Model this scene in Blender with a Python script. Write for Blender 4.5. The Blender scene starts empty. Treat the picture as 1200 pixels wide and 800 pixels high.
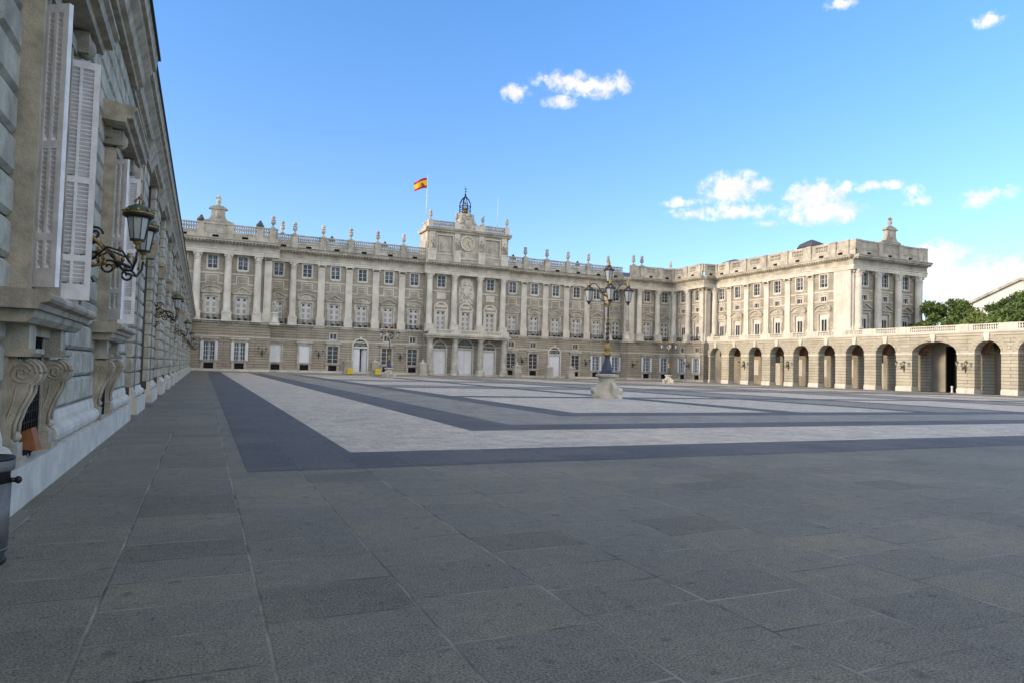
import bpy, math, random
import numpy as np
from mathutils import Vector, Matrix
random.seed(7)
C = bpy.context.scene.collection
R = math.radians
PI = math.pi

# ------------------------------------------------------------------ camera
cam_d = bpy.data.cameras.new('camera'); cam = bpy.data.objects.new('camera', cam_d); C.objects.link(cam)
yaw, pit, rol, foc = R(24.12), R(2.306), R(1.506), 806.2
fwd = Vector((math.sin(yaw)*math.cos(pit), math.cos(yaw)*math.cos(pit), math.sin(pit)))
rgt = Vector((math.cos(yaw), -math.sin(yaw), 0)); upv = rgt.cross(fwd)
r2 = rgt*math.cos(rol) + upv*math.sin(rol); u2 = upv*math.cos(rol) - rgt*math.sin(rol)
M = Matrix((( r2.x, u2.x, -fwd.x), (r2.y, u2.y, -fwd.y), (r2.z, u2.z, -fwd.z)))
cam.rotation_euler = M.to_euler(); cam.location = (0, 0, 1.7)
cam_d.sensor_width = 36; cam_d.lens = foc/1200*36; cam_d.clip_end = 6000; cam_d.clip_start = .05
sc = bpy.context.scene; sc.camera = cam

# ------------------------------------------------------------------ sky, sun, exposure
SUN_EL, SUN_AZ = 11.0, 276.0        # azimuth clockwise from +Y (north)
w = bpy.data.worlds.new('World'); sc.world = w; w.use_nodes = True
wn, wl = w.node_tree.nodes, w.node_tree.links
for n in list(wn): wn.remove(n)
def N(nodes, t, **k):
    n = nodes.new(t)
    for a, b in k.items(): setattr(n, a, b)
    return n
class G:
    """tiny math-node builder"""
    def __init__(s, nt): s.n, s.l = nt.nodes, nt.links
    def m(s, op, a, b=None, c=None, clamp=False):
        x = s.n.new('ShaderNodeMath'); x.operation = op; x.use_clamp = clamp
        for i, v in enumerate((a, b, c)):
            if v is None: continue
            if isinstance(v, (int, float)): x.inputs[i].default_value = v
            else: s.l.new(v, x.inputs[i])
        return x.outputs[0]
    def ramp(s, f, a, b):
        x = s.n.new('ShaderNodeMapRange'); x.interpolation_type = 'SMOOTHSTEP'
        s.l.new(f, x.inputs[0]); x.inputs[1].default_value = a; x.inputs[2].default_value = b
        return x.outputs[0]
    def mix(s, f, a, b, blend='MIX'):
        x = s.n.new('ShaderNodeMix'); x.data_type = 'RGBA'; x.blend_type = blend
        for i, v in ((0, f), (6, a), (7, b)):
            if isinstance(v, (int, float)): x.inputs[i].default_value = v
            elif isinstance(v, tuple): x.inputs[i].default_value = (*v, 1)[:4]
            else: s.l.new(v, x.inputs[i])
        return x.outputs[2]
    def noise(s, vec, scale, detail=4, rough=.55, dist=0):
        x = s.n.new('ShaderNodeTexNoise'); s.l.new(vec, x.inputs['Vector'])
        x.inputs['Scale'].default_value = scale; x.inputs['Detail'].default_value = detail
        x.inputs['Roughness'].default_value = rough; x.inputs['Distortion'].default_value = dist
        return x.outputs[0]
    def xyz(s, v):
        x = s.n.new('ShaderNodeSeparateXYZ'); s.l.new(v, x.inputs[0]); return x.outputs
    def comb(s, a, b, c):
        x = s.n.new('ShaderNodeCombineXYZ')
        for i, v in enumerate((a, b, c)):
            if isinstance(v, (int, float)): x.inputs[i].default_value = v
            else: s.l.new(v, x.inputs[i])
        return x.outputs[0]
g = G(w.node_tree)
tc = N(wn, 'ShaderNodeTexCoord')
sky = N(wn, 'ShaderNodeTexSky', sky_type='NISHITA', sun_disc=False, sun_elevation=R(SUN_EL), sun_rotation=R(SUN_AZ),
        altitude=650, air_density=1.0, dust_density=0.8, ozone_density=2.2)
bg = N(wn, 'ShaderNodeBackground'); bg.inputs[1].default_value = 0.115
out = N(wn, 'ShaderNodeOutputWorld')
d = g.xyz(tc.outputs['Generated'])
az = g.m('ARCTAN2', d[0], d[1]); el = g.m('ARCSINE', d[2])
warp = g.noise(tc.outputs['Generated'], 30, 5, .6)
fine = g.noise(tc.outputs['Generated'], 75, 8, .62, .3)
# each cloud: azimuth, elevation, half width, half height in degrees, weight
CLOUDS = [(27.9, 23.1, 2.44, 0.68, 1), (30.7, 22.6, 2.55, 0.74, 1), (27.6, 21.5, 1.43, 0.44, 0.8), (23.9, 22.1, 1.15, 0.63, 0.8), (32.7, 22.8, 0.85, 0.86, 0.8), (41.7, 14.5, 2.19, 1.16, 1.1), (43.7, 14.7, 1.39, 0.51, 0.85), (41.9, 12.8, 2.81, 0.59, 1), (38.6, 12.8, 1.87, 0.4, 0.8), (37.9, 13.7, 1.75, 0.4, 0.7), (47.8, 13.5, 2.01, 1.13, 1.15), (48.2, 12.4, 2.69, 0.82, 1.1), (49.6, 14.0, 1.04, 0.49, 0.8), (51.9, 14.0, 1.88, 0.36, 0.85), (54.4, 13.5, 0.74, 0.71, 0.55), (54.8, 12.7, 1.15, 0.36, 0.55), (58.2, 12.3, 1.07, 0.46, 0.85), (60.0, 12.7, 0.65, 0.45, 0.75), (58.5, 12.7, 1.44, 0.45, 0.8), (58.9, 23.8, 1.06, 0.46, 0.85), (49.5, 26.6, 1.17, 0.37, 0.85), (44.4, 11.8, 1.13, 0.26, 0.55), (55.7, 7.9, 2.03, 1.56, 1.3), (57.0, 6.0, 2.92, 2.37, 1.4), (59.7, 6.5, 2.74, 1.61, 1.3), (62.6, 6.6, 2.53, 1.88, 1.3), (66.0, 6.4, 2.66, 2.11, 1.2),
 # unseen clouds added behind the camera to brighten and neutralise the ambient light
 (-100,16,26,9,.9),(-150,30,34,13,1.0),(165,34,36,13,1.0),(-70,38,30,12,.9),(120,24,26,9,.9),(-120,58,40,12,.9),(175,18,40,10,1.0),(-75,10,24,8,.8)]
NF = 27
acc = None
for ci, (a0, e0, ww, hh, wt) in enumerate(CLOUDS):
    if ci < NF: ww *= 1.3; hh *= 1.4
    dx = g.m('DIVIDE', g.m('SUBTRACT', az, R(a0)), R(ww)); dy = g.m('DIVIDE', g.m('SUBTRACT', el, R(e0)), R(hh))
    rr = g.m('SQRT', g.m('ADD', g.m('MULTIPLY', dx, dx), g.m('MULTIPLY', dy, dy)))
    v = g.m('MULTIPLY', g.m('SUBTRACT', 1.15, rr, clamp=True), wt)
    acc = v if acc is None else g.m('MAXIMUM', acc, v)
nz = g.m('ADD', g.m('MULTIPLY', g.m('SUBTRACT', fine, .5), 2.0), g.m('MULTIPLY', g.m('SUBTRACT', warp, .5), 1.2))
dens = g.m('ADD', acc, g.m('MULTIPLY', nz, g.ramp(acc, 0, .35)))
mask = g.m('MULTIPLY', g.ramp(dens, .12, 1.05), .96)
shade = g.ramp(g.noise(tc.outputs['Generated'], 45, 4, .5), .42, .62)
ccol = g.mix(shade, (3.0, 2.95, 3.0), (3.9, 3.72, 3.5))
elt = g.ramp(el, R(2), R(38))
tint = g.mix(1.0, sky.outputs[0], g.mix(elt, (0.80, 0.86, 1.06), (0.66, 1.0, 1.33)), 'MULTIPLY')
# sky colour above is tinted by elevation, bluer higher up
# added clouds to west and south boosted bright and warm to fill the shade
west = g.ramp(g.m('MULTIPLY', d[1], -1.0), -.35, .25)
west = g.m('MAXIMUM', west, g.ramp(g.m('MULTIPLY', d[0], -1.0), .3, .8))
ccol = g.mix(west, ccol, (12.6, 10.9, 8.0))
col = g.mix(mask, tint, ccol)
# broken cumulus layer added overhead, out of view, to neutralise the blue ambient light
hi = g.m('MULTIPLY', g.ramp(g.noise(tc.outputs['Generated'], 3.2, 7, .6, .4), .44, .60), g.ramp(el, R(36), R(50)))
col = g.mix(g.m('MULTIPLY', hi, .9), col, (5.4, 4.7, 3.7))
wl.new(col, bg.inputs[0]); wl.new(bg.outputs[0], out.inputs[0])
sd = bpy.data.lights.new('sun', 'SUN'); sun = bpy.data.objects.new('sun', sd); C.objects.link(sun)
sd.energy = 1.15; sd.angle = R(9); sd.color = (1, .80, .56)
sv = Vector((math.sin(R(SUN_AZ))*math.cos(R(SUN_EL)), math.cos(R(SUN_AZ))*math.cos(R(SUN_EL)), math.sin(R(SUN_EL))))
sun.rotation_euler = sv.to_track_quat('Z', 'Y').to_euler(); sun.location = (-60, 40, 60)
sc.view_settings.view_transform = 'Standard'; sc.view_settings.look = 'None'
sc.view_settings.exposure = 1.55; sc.view_settings.gamma = 1
sc.render.engine = 'CYCLES'

# ------------------------------------------------------------------ materials
def mat(name, base, rough=.8, var=.12, scale=.8, bump=.15, bscale=12, brick=None, metal=0, streak=0, spec=.3, grime=0):
    """procedural stone/metal/paint; brick=(length,height,joint,dark) adds coursed joints in (X+Y, Z)"""
    m = bpy.data.materials.new(name); m.use_nodes = True; nt = m.node_tree; h = G(nt)
    b = nt.nodes['Principled BSDF']; geo = nt.nodes.new('ShaderNodeNewGeometry'); P = geo.outputs['Position']
    b.inputs['Roughness'].default_value = rough; b.inputs['Metallic'].default_value = metal
    b.inputs['Specular IOR Level'].default_value = spec
    col = None
    if var > 0:
        n = h.noise(P, scale, 5, .6); f = h.ramp(n, .28, .72)
        col = h.mix(f, tuple(c*(1-var) for c in base), tuple(min(1, c*(1+var)) for c in base))
    else: col = h.mix(0.0, base, base)
    height = h.noise(P, bscale, 6, .65)
    if grime:
        q = h.xyz(P); vv = h.comb(h.m('MULTIPLY', q[0], 1.0), h.m('MULTIPLY', q[1], 1.0), h.m('MULTIPLY', q[2], .18))
        s = h.ramp(h.noise(vv, 1.7, 6, .7), .50, .75)
        col = h.mix(h.m('MULTIPLY', s, grime), col, tuple(c*.45 for c in base))
    if brick:
        L, H, j, dk = brick; q = h.xyz(P); uu = h.m('ADD', q[0], q[1])
        br = nt.nodes.new('ShaderNodeTexBrick'); nt.links.new(h.comb(uu, q[2], 0), br.inputs['Vector'])
        br.inputs['Scale'].default_value = 1; br.inputs['Mortar Size'].default_value = j
        br.inputs['Brick Width'].default_value = L; br.inputs['Row Height'].default_value = H
        br.inputs['Mortar Smooth'].default_value = .3
        br.inputs['Color1'].default_value = (1.06, 1.05, 1.03, 1); br.inputs['Color2'].default_value = (.91, .91, .92, 1)
        br.inputs['Mortar'].default_value = (dk, dk, dk, 1)
        col = h.mix(1.0, col, br.outputs[0], 'MULTIPLY')
        height = h.m('SUBTRACT', h.m('MULTIPLY', height, .15), h.m('MULTIPLY', br.outputs['Fac'], 1.0))
    nt.links.new(col, b.inputs['Base Color'])
    if bump:
        bp = nt.nodes.new('ShaderNodeBump'); bp.inputs['Strength'].default_value = min(1, bump*2); bp.inputs['Distance'].default_value = .06 if brick else .02
        nt.links.new(height, bp.inputs['Height']); nt.links.new(bp.outputs[0], b.inputs['Normal'])
    return m
LIME = mat('limestone', (.60, .555, .475), .75, .14, .5, .15, 9, grime=.5)
LIMEW = mat('weathered_limestone', (.45, .41, .34), .8, .28, .6, .25, 9, grime=.6)
UPW = mat('upper_wall_ashlar', (.35, .312, .25), .85, .2, .5, .25, 8, brick=(1.6, .42, .03, .68), grime=.2)
RUST = mat('ground_floor_granite', (.37, .325, .255), .85, .14, .4, .45, 8, brick=(5.3, .47, .045, .45), grime=.15)
ARCP = mat('voussoir_stone', (.40, .36, .285), .82, .14, .6, .15, 8, grime=.25)
ARC = mat('arcade_stone', (.42, .38, .295), .82, .14, .4, .4, 8, brick=(5.7, .47, .04, .5), grime=.2)
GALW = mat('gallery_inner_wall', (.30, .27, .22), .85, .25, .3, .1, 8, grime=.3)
BRICKV = mat('vault_brick', (.26, .15, .10), .85, .2, 1.2, .1, 8)
GRAN = mat('grey_granite_blocks', (.375, .355, .29), .82, .3, 2.3, .45, 26, grime=.8)
GRANJ = mat('dark_joint_stone', (.085, .085, .08), .9, .2, 2, .2, 20)
LIMEN = mat('carved_limestone_trim', (.35, .315, .245), .78, .28, 3.2, .35, 30, grime=.75)
PLIN = mat('pale_plinth_stone', (.50, .475, .415), .7, .16, 2.2, .25, 24, grime=.35)
SHUT = mat('pale_grey_paint', (.68, .67, .68), .5, .12, 5, .12, 40, grime=.35)
WHITE = mat('white_paint', (.72, .72, .74), .5, .06, 1, .0)
WHITEW = mat('cream_white_joinery', (.58, .555, .51), .5, .08, 1, .0)
GLASS = mat('window_glass', (.035, .045, .055), .1, 0, 1, 0, spec=.5)
DARK = mat('dark_opening', (.012, .012, .014), .8, 0, 1, 0)
IRON = mat('black_iron', (.02, .021, .023), .45, .1, 3, .05, metal=.4, spec=.5)
GOLD = mat('gilded_iron', (.29, .20, .07), .5, .4, 10, .1, 20, metal=.6)
GREEN = mat('green_gilt_dome', (.05, .085, .06), .5, .3, 6, .1, 20, metal=.2)
NAVY = mat('navy_cast_iron', (.015, .02, .05), .4, .1, 3, .05, spec=.5)
LGLASS = mat('frosted_lantern_glass', (.36, .38, .38), .25, .08, 3, 0, spec=.6)
SLATE = mat('roof_slate', (.075, .08, .095), .6, .15, 1.5, .15, 12)
LEAD = mat('dark_lead_trophy', (.10, .095, .09), .6, .2, 2, .1, 10)
STEEL = mat('brushed_steel', (.15, .15, .148), .6, .25, 5, .15, 60, metal=.5)
BLACKP = mat('black_plastic', (.012, .013, .016), .45, 0, 1, 0)
ORNG = mat('orange_brown_paint', (.26, .10, .04), .6, .15, 8, .05)
YEL = mat('yellow_plastic', (.72, .50, .03), .5, .05, 2, 0)
REDF = mat('flag_red', (.55, .03, .03), .8, 0, 1, 0); YELF = mat('flag_yellow', (.85, .55, .04), .8, 0, 1, 0)
CREAMB = mat('cream_render', (.70, .68, .62), .8, .06, .3, 0)
BARK = mat('bark', (.09, .07, .05), .9, .2, 4, .3, 14)

def ground_mat(name, base, slab=None, var=.2, cob=0):
    m = bpy.data.materials.new(name); m.use_nodes = True; nt = m.node_tree; h = G(nt)
    b = nt.nodes['Principled BSDF']; P = nt.nodes.new('ShaderNodeNewGeometry').outputs['Position']; q = h.xyz(P)
    W, Lb = slab
    # rows run north-south; every row has its own slab length and offset
    wob = h.m('MULTIPLY', h.m('SUBTRACT', h.noise(P, .7, 2, .5), .5), .02)
    x = h.m('DIVIDE', h.m('ADD', h.m('ADD', q[0], 200.41), wob), W); row = h.m('FLOOR', x); fx = h.m('FRACT', x)
    wn1 = nt.nodes.new('ShaderNodeTexWhiteNoise'); wn1.noise_dimensions = '1D'; nt.links.new(row, wn1.inputs['W']); r1 = wn1.outputs[0]
    ln = h.m('MULTIPLY', h.m('ADD', h.m('MULTIPLY', r1, .5), .75), Lb)
    y = h.m('DIVIDE', h.m('ADD', h.m('ADD', q[1], h.m('MULTIPLY', r1, 9.7)), wob), ln); cy = h.m('FLOOR', y); fy = h.m('FRACT', y)
    wn2 = nt.nodes.new('ShaderNodeTexWhiteNoise'); wn2.noise_dimensions = '2D'; nt.links.new(h.comb(row, cy, 0), wn2.inputs['Vector'])
    rv = wn2.outputs[0]
    ex = h.m('MULTIPLY', h.m('MINIMUM', fx, h.m('SUBTRACT', 1, fx)), W); ey = h.m('MULTIPLY', h.m('MINIMUM', fy, h.m('SUBTRACT', 1, fy)), ln)
    jw = .011 if not cob else .010
    joint = h.m('SUBTRACT', 1, h.ramp(h.m('MINIMUM', ex, ey), jw*.3, jw*1.5))
    jn = h.ramp(h.noise(P, 1.3, 3, .6), .35, .65)
    vv = h.m('MULTIPLY', h.m('SUBTRACT', rv, .5), var)
    big = h.m('MULTIPLY', h.m('SUBTRACT', h.noise(P, .3, 5, .65), .5), .8)
    spk = h.m('MULTIPLY', h.m('SUBTRACT', h.ramp(h.noise(P, 62, 4, .8), .36, .64), .5), 1.15)
    mid = h.m('MULTIPLY', h.m('SUBTRACT', h.noise(P, 7, 6, .75), .5), .9)
    fac = h.m('ADD', 1, h.m('ADD', h.m('ADD', vv, big), h.m('ADD', spk, mid)))
    pit = h.ramp(h.noise(P, 34, 3, .6), .60, .68); fac = h.m('SUBTRACT', fac, h.m('MULTIPLY', pit, .5))
    rare = h.m('MULTIPLY', h.m('GREATER_THAN', rv, .93), .26); fac = h.m('SUBTRACT', fac, rare)
    stain = h.ramp(h.noise(P, 5.3, 3, .5), .64, .70); fac = h.m('MULTIPLY', fac, h.m('SUBTRACT', 1, h.m('MULTIPLY', stain, .35)))
    v = h.comb(h.m('MULTIPLY', fac, base[0]), h.m('MULTIPLY', fac, base[1]), h.m('MULTIPLY', fac, base[2]))
    hue = h.m('MULTIPLY', h.ramp(h.noise(P, .6, 3, .6), .35, .65), h.ramp(rv, .3, .8))
    v = h.mix(h.m('MULTIPLY', hue, .5), v, h.mix(1.0, v, (1.13, 1.05, .86), 'MULTIPLY'))
    jc = h.mix(jn, tuple(c*.35 for c in base), tuple(min(.6, c*1.7) for c in base))
    v = h.mix(h.m('MULTIPLY', joint, h.ramp(h.noise(P, .9, 3, .6), .30, .52)), v, jc)
    nt.links.new(v, b.inputs['Base Color']); b.inputs['Roughness'].default_value = .68; b.inputs['Specular IOR Level'].default_value = .35
    hh = h.m('ADD', h.m('MULTIPLY', h.noise(P, 80, 3, .7), .45), h.m('MULTIPLY', h.noise(P, 6, 3, .6), .5)); hh = h.m('SUBTRACT', hh, h.m('MULTIPLY', joint, .35))
    bp = nt.nodes.new('ShaderNodeBump'); bp.inputs['Strength'].default_value = .6; bp.inputs['Distance'].default_value = .02
    nt.links.new(hh, bp.inputs['Height']); nt.links.new(bp.outputs[0], b.inputs['Normal'])
    return m
G_GREY = ground_mat('granite_paving', (.158, .153, .120), (1.03, .72), .16)
G_DARK = ground_mat('dark_slate_paving', (.088, .088, .088), (.98, 1.2), .25)
G_LITE = ground_mat('pale_cobbles', (.46, .415, .34), (.22, .14), .3, 1)
G_MID = ground_mat('grey_cobbles', (.225, .215, .185), (.4, .5), .2, 1)
G_FAR = mat('dusty_ground', (.16, .15, .12), .95, .2, .05, 0)

# ------------------------------------------------------------------ mesh builder
class MB:
    def __init__(s): s.v, s.f, s.sm = [], [], []
    def add(s, vs, fs, smooth=False):
        o = len(s.v); s.v += [tuple(p) for p in vs]; s.f += [tuple(i+o for i in f) for f in fs]; s.sm += [smooth]*len(fs); return s
    def box(s, x0, x1, y0, y1, z0, z1):
        return s.add([(x0,y0,z0),(x1,y0,z0),(x1,y1,z0),(x0,y1,z0),(x0,y0,z1),(x1,y0,z1),(x1,y1,z1),(x0,y1,z1)],
                     [(0,3,2,1),(4,5,6,7),(0,1,5,4),(1,2,6,5),(2,3,7,6),(3,0,4,7)])
    def cblock(s, x0, x1, z0, z1, yb, yf, ch):
        """rusticated block, back at y=yb, front at y=yf (yf<yb), chamfered by ch"""
        vs = [(x0,yb,z0),(x1,yb,z0),(x1,yb,z1),(x0,yb,z1),(x0,yf+ch,z0),(x1,yf+ch,z0),(x1,yf+ch,z1),(x0,yf+ch,z1),
              (x0+ch,yf,z0+ch),(x1-ch,yf,z0+ch),(x1-ch,yf,z1-ch),(x0+ch,yf,z1-ch)]
        return s.add(vs, [(8,9,10,11),(4,5,9,8),(5,6,10,9),(6,7,11,10),(7,4,8,11),(0,1,5,4),(1,2,6,5),(2,3,7,6),(3,0,4,7)])
    def prism(s, poly, a0, a1, axis='x'):
        """poly in the two remaining axes (x: (y,z); y: (x,z); z: (x,y)), extruded a0..a1"""
        n = len(poly)
        def P(p, a): return {'x': (a, p[0], p[1]), 'y': (p[0], a, p[1]), 'z': (p[0], p[1], a)}[axis]
        return s.add([P(p, a0) for p in poly]+[P(p, a1) for p in poly],
                     [tuple(range(n))[::-1], tuple(range(n, 2*n))]+[(i, (i+1) % n, n+(i+1) % n, n+i) for i in range(n)])
    def lathe(s, cx, cy, prof, seg=12, smooth=True, rot=0, sx=1, sy=1):
        vs, fs = [], []
        for r, z in prof:
            for k in range(seg):
                a = 2*PI*k/seg+rot; vs.append((cx+r*math.cos(a)*sx, cy+r*math.sin(a)*sy, z))
        for i in range(len(prof)-1):
            for k in range(seg): fs.append((i*seg+k, i*seg+(k+1) % seg, (i+1)*seg+(k+1) % seg, (i+1)*seg+k))
        fs.append(tuple(range(seg))[::-1]); fs.append(tuple((len(prof)-1)*seg+k for k in range(seg)))
        return s.add(vs, fs, smooth)
    def tube(s, pts, r, seg=6, smooth=True):
        pts = [Vector(p) for p in pts]; n = len(pts); vs, fs = [], []
        rr = r if isinstance(r, (list, tuple)) else [r]*n
        up = Vector((0, 0, 1))
        for i, p in enumerate(pts):
            t = (pts[min(i+1, n-1)]-pts[max(i-1, 0)]).normalized()
            a = t.cross(up)
            if a.length < .05: a = t.cross(Vector((1, 0, 0)))
            a.normalize(); b = t.cross(a)
            for k in range(seg):
                q = 2*PI*k/seg; vs.append(p+(a*math.cos(q)+b*math.sin(q))*rr[i])
        for i in range(n-1):
            for k in range(seg): fs.append((i*seg+k, i*seg+(k+1) % seg, (i+1)*seg+(k+1) % seg, (i+1)*seg+k))
        fs.append(tuple(range(seg))[::-1]); fs.append(tuple((n-1)*seg+k for k in range(seg)))
        return s.add(vs, fs, smooth)
    def ball(s, c, rx, ry=None, rz=None, seg=8, rings=6):
        ry = ry or rx; rz = rz or rx
        prof = [(math.sin(PI*i/rings), -math.cos(PI*i/rings)) for i in range(rings+1)]
        vs, fs = [], []
        for r, z in prof:
            for k in range(seg): vs.append((c[0]+max(r,.02)*rx*math.cos(2*PI*k/seg), c[1]+max(r,.02)*ry*math.sin(2*PI*k/seg), c[2]+z*rz))
        for i in range(rings):
            for k in range(seg): fs.append((i*seg+k, i*seg+(k+1) % seg, (i+1)*seg+(k+1) % seg, (i+1)*seg+k))
        return s.add(vs, fs, True)
    def holes(s, u0, u1, z0, z1, hs, dep):
        """wall sheet at y=0 with rectangular holes hs=[(a,b,c,d)] and reveals dep deep"""
        us = sorted({u0, u1, *[h[0] for h in hs], *[h[1] for h in hs]}); zs = sorted({z0, z1, *[h[2] for h in hs], *[h[3] for h in hs]})
        us = [u for u in us if u0 <= u <= u1]; zs = [z for z in zs if z0 <= z <= z1]
        for j in range(len(zs)-1):
            zc = (zs[j]+zs[j+1])/2; st = None
            for i in range(len(us)):
                solid = i < len(us)-1 and not any(h[0] < (us[i]+us[i+1])/2 < h[1] and h[2] < zc < h[3] for h in hs)
                if solid and st is None: st = us[i]
                if not solid and st is not None:
                    s.add([(st,0,zs[j]),(us[i],0,zs[j]),(us[i],0,zs[j+1]),(st,0,zs[j+1])], [(0,1,2,3)]); st = None
        for a, b, c, e in hs:
            s.add([(a,0,c),(b,0,c),(b,0,e),(a,0,e),(a,dep,c),(b,dep,c),(b,dep,e),(a,dep,e)], [(0,4,5,1),(1,5,6,2),(2,6,7,3),(3,7,4,0)])
        return s
    def arch(s, u0, u1, zs, zt, y0, y1, rise=None, seg=14):
        """block u0..u1, zs..zt with a (half) elliptical arch cut from below, y0 front, y1 back"""
        c = (u0+u1)/2; r = (u1-u0)/2; rise = rise or r
        for k in range(seg):
            a0, a1 = PI-PI*k/seg, PI-PI*(k+1)/seg
            xa, xb = c+r*math.cos(a0), c+r*math.cos(a1); za, zb = zs+rise*math.sin(a0), zs+rise*math.sin(a1)
            s.add([(xa,y0,za),(xb,y0,zb),(xb,y0,zt),(xa,y0,zt),(xa,y1,za),(xb,y1,zb),(xb,y1,zt),(xa,y1,zt)], [(0,1,2,3),(0,4,5,1),(7,6,5,4)])
        return s
    def archband(s, u0, u1, zs, w_, y0, y1, rise=None, seg=18):
        """raised arch moulding of width w_ around the opening"""
        c = (u0+u1)/2; r = (u1-u0)/2; rise = rise or r
        for k in range(seg):
            a0, a1 = PI-PI*k/seg, PI-PI*(k+1)/seg
            P = [(c+(r+e)*math.cos(a), zs+(rise+e)*math.sin(a)) for a in (a0, a1) for e in (0, w_)]
            s.add([(P[0][0],y0,P[0][1]),(P[2][0],y0,P[2][1]),(P[3][0],y0,P[3][1]),(P[1][0],y0,P[1][1]),
                   (P[0][0],y1,P[0][1]),(P[2][0],y1,P[2][1]),(P[3][0],y1,P[3][1]),(P[1][0],y1,P[1][1])], [(0,1,2,3),(3,2,6,7),(0,4,5,1)])
        return s
    def mesh(s, name, m):
        me = bpy.data.meshes.new(name); me.from_pydata(s.v, [], s.f); me.update()
        me.polygons.foreach_set('use_smooth', s.sm); me.materials.append(m); return me
    def build(s, name, m, parent=None, loc=(0,0,0), rz=0):
        return put(name, s.mesh(name, m), parent, loc, rz)
def put(name, me, parent=None, loc=(0,0,0), rz=0):
    """link mesh; loc is world for parts of a thing (the thing's empties are unrotated)"""
    o = bpy.data.objects.new(name, me); C.objects.link(o); o.rotation_euler = (0, 0, rz)
    if parent is not None:
        o.parent = parent; o.location = Vector(loc) - (parent['_o'] if False else Vector(ORG.get(parent.name, (0,0,0))))
    else: o.location = loc
    return o
ORG = {}
def thing(name, label, cat, loc=(0,0,0), group=None, rz=0):
    o = bpy.data.objects.new(name, None); C.objects.link(o); o.location = loc; o.empty_display_size = .3; o.rotation_euler = (0,0,rz)
    o['label'] = label; o['category'] = cat
    if group: o['group'] = group
    ORG[o.name] = tuple(loc) if rz == 0 else (0,0,0)
    return o
def tag(o, label, cat, group=None):
    o['label'] = label; o['category'] = cat
    if group: o['group'] = group
    return o
def struct(o, kind='structure'): o['kind'] = kind; return o
def sub(name, me, parent, loc=(0,0,0), rz=0):
    o = bpy.data.objects.new(name, me); C.objects.link(o); o.parent = parent; o.location = loc; o.rotation_euler = (0,0,rz); return o
def copy_thing(root, loc, rz=0, label=None):
    r = root.copy(); C.objects.link(r); r.location = loc; r.rotation_euler = (0,0,rz)
    if label: r['label'] = label
    for ch in list(root.children):
        c = ch.copy(); C.objects.link(c); c.parent = r
        for gch in ch.children:
            e = gch.copy(); C.objects.link(e); e.parent = c
    return r

# ------------------------------------------------------------------ ground and paving pattern
CX, CY = 49.43, 69.0
def sheet(name, m, rects, z):
    b = MB()
    for x0, x1, y0, y1 in rects: b.add([(x0,y0,z),(x1,y0,z),(x1,y1,z),(x0,y1,z)], [(0,1,2,3)])
    return struct(b.build(name, m))
def frame(o, i):   # rectangular ring between distances from the pattern's outer border
    ox0, ox1, oy0, oy1 = o; ix0, ix1, iy0, iy1 = i
    return [(ox0,ox1,oy0,iy0),(ox0,ox1,iy1,oy1),(ox0,ix0,iy0,iy1),(ix1,ox1,iy0,iy1)]
def rc(x0, y0): return (x0, 2*CX-x0, y0, 2*CY-y0)
sheet('ground', G_FAR, [(-2500, 4000, -2500, 4000)], -.02)
sheet('plaza_paving', G_GREY, [(-30, 140, -60, 150)], 0)
sheet('dark_paving_bands', G_DARK, frame(rc(.7,11.5), rc(2.7,13.6)) + frame(rc(6.75,17.6), rc(8.7,19.4)) + frame(rc(12.3,22.8), rc(13.9,24.6)), .004)
sheet('pale_paving_band', G_LITE, frame(rc(2.7,13.6), rc(6.75,17.6)), .004)
sheet('grey_paving_band', G_MID, frame(rc(8.7,19.4), rc(12.3,22.8)), .004)
sheet('inner_paving', G_MID, [rc(13.9, 24.6)], .004)
xb = [(13.9,24.6,'l'),(24.6,26.4,'d'),(26.4,34.6,'l'),(34.6,36.2,'d'),(36.2,42.4,'g'),(42.4,43.9,'d'),(43.9,CX,'l')]
yb_ = [(24.6,38,'l'),(38,39.9,'d'),(39.9,54.8,'l'),(54.8,56.6,'d'),(56.6,61,'g'),(61,62.3,'d'),(62.3,CY,'l')]
def mir(l, c): return l + [(2*c-b_, 2*c-a_, t) for a_, b_, t in l[::-1]]
DD, LL = [], []
for x0, x1, tx in mir(xb, CX):
    for y0, y1, ty in mir(yb_, CY):
        if 'd' in (tx, ty): DD.append((x0,x1,y0,y1))
        elif tx == 'l' and ty == 'l': LL.append((x0,x1,y0,y1))
sheet('dark_paving_lattice', G_DARK, DD, .008)
sheet('pale_paving_panels', G_LITE, LL, .008)
# raised granite kerb strip along the palace foot
kb = MB(); kb.box(-2, 101, 129.6, 136, -.01, .10); struct(kb.build('palace_pavement', mat('kerb_granite', (.30,.285,.26), .85, .15, .5, .1)))

# ------------------------------------------------------------------ palace (main body and east wing)
pal = thing('palace', 'huge pale baroque palace with giant columns, rows of shuttered windows and a clock pavilion', 'palace', (CX, 136, 0))
class F:   # facade frame
    def __init__(s, kind, plane):
        s.k, s.p = kind, plane; s.rz = {'S': 0, 'W': -PI/2, 'E': PI/2}[kind]
        s.loc = (0, plane, 0) if kind == 'S' else (plane, 0, 0)
    def at(s, u, y=0, z=0):
        return (u, s.p+y, z) if s.k == 'S' else ((s.p+y, -u, z) if s.k == 'W' else (s.p-y, u, z))
    def mesh(s, name, mb, m, parent=None): return mb.build(name, m, parent or pal, s.loc, s.rz)
    def place(s, name, me, u, y=0, z=0, parent=None): return put(name, me, parent or pal, s.at(u, y, z), s.rz)

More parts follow.
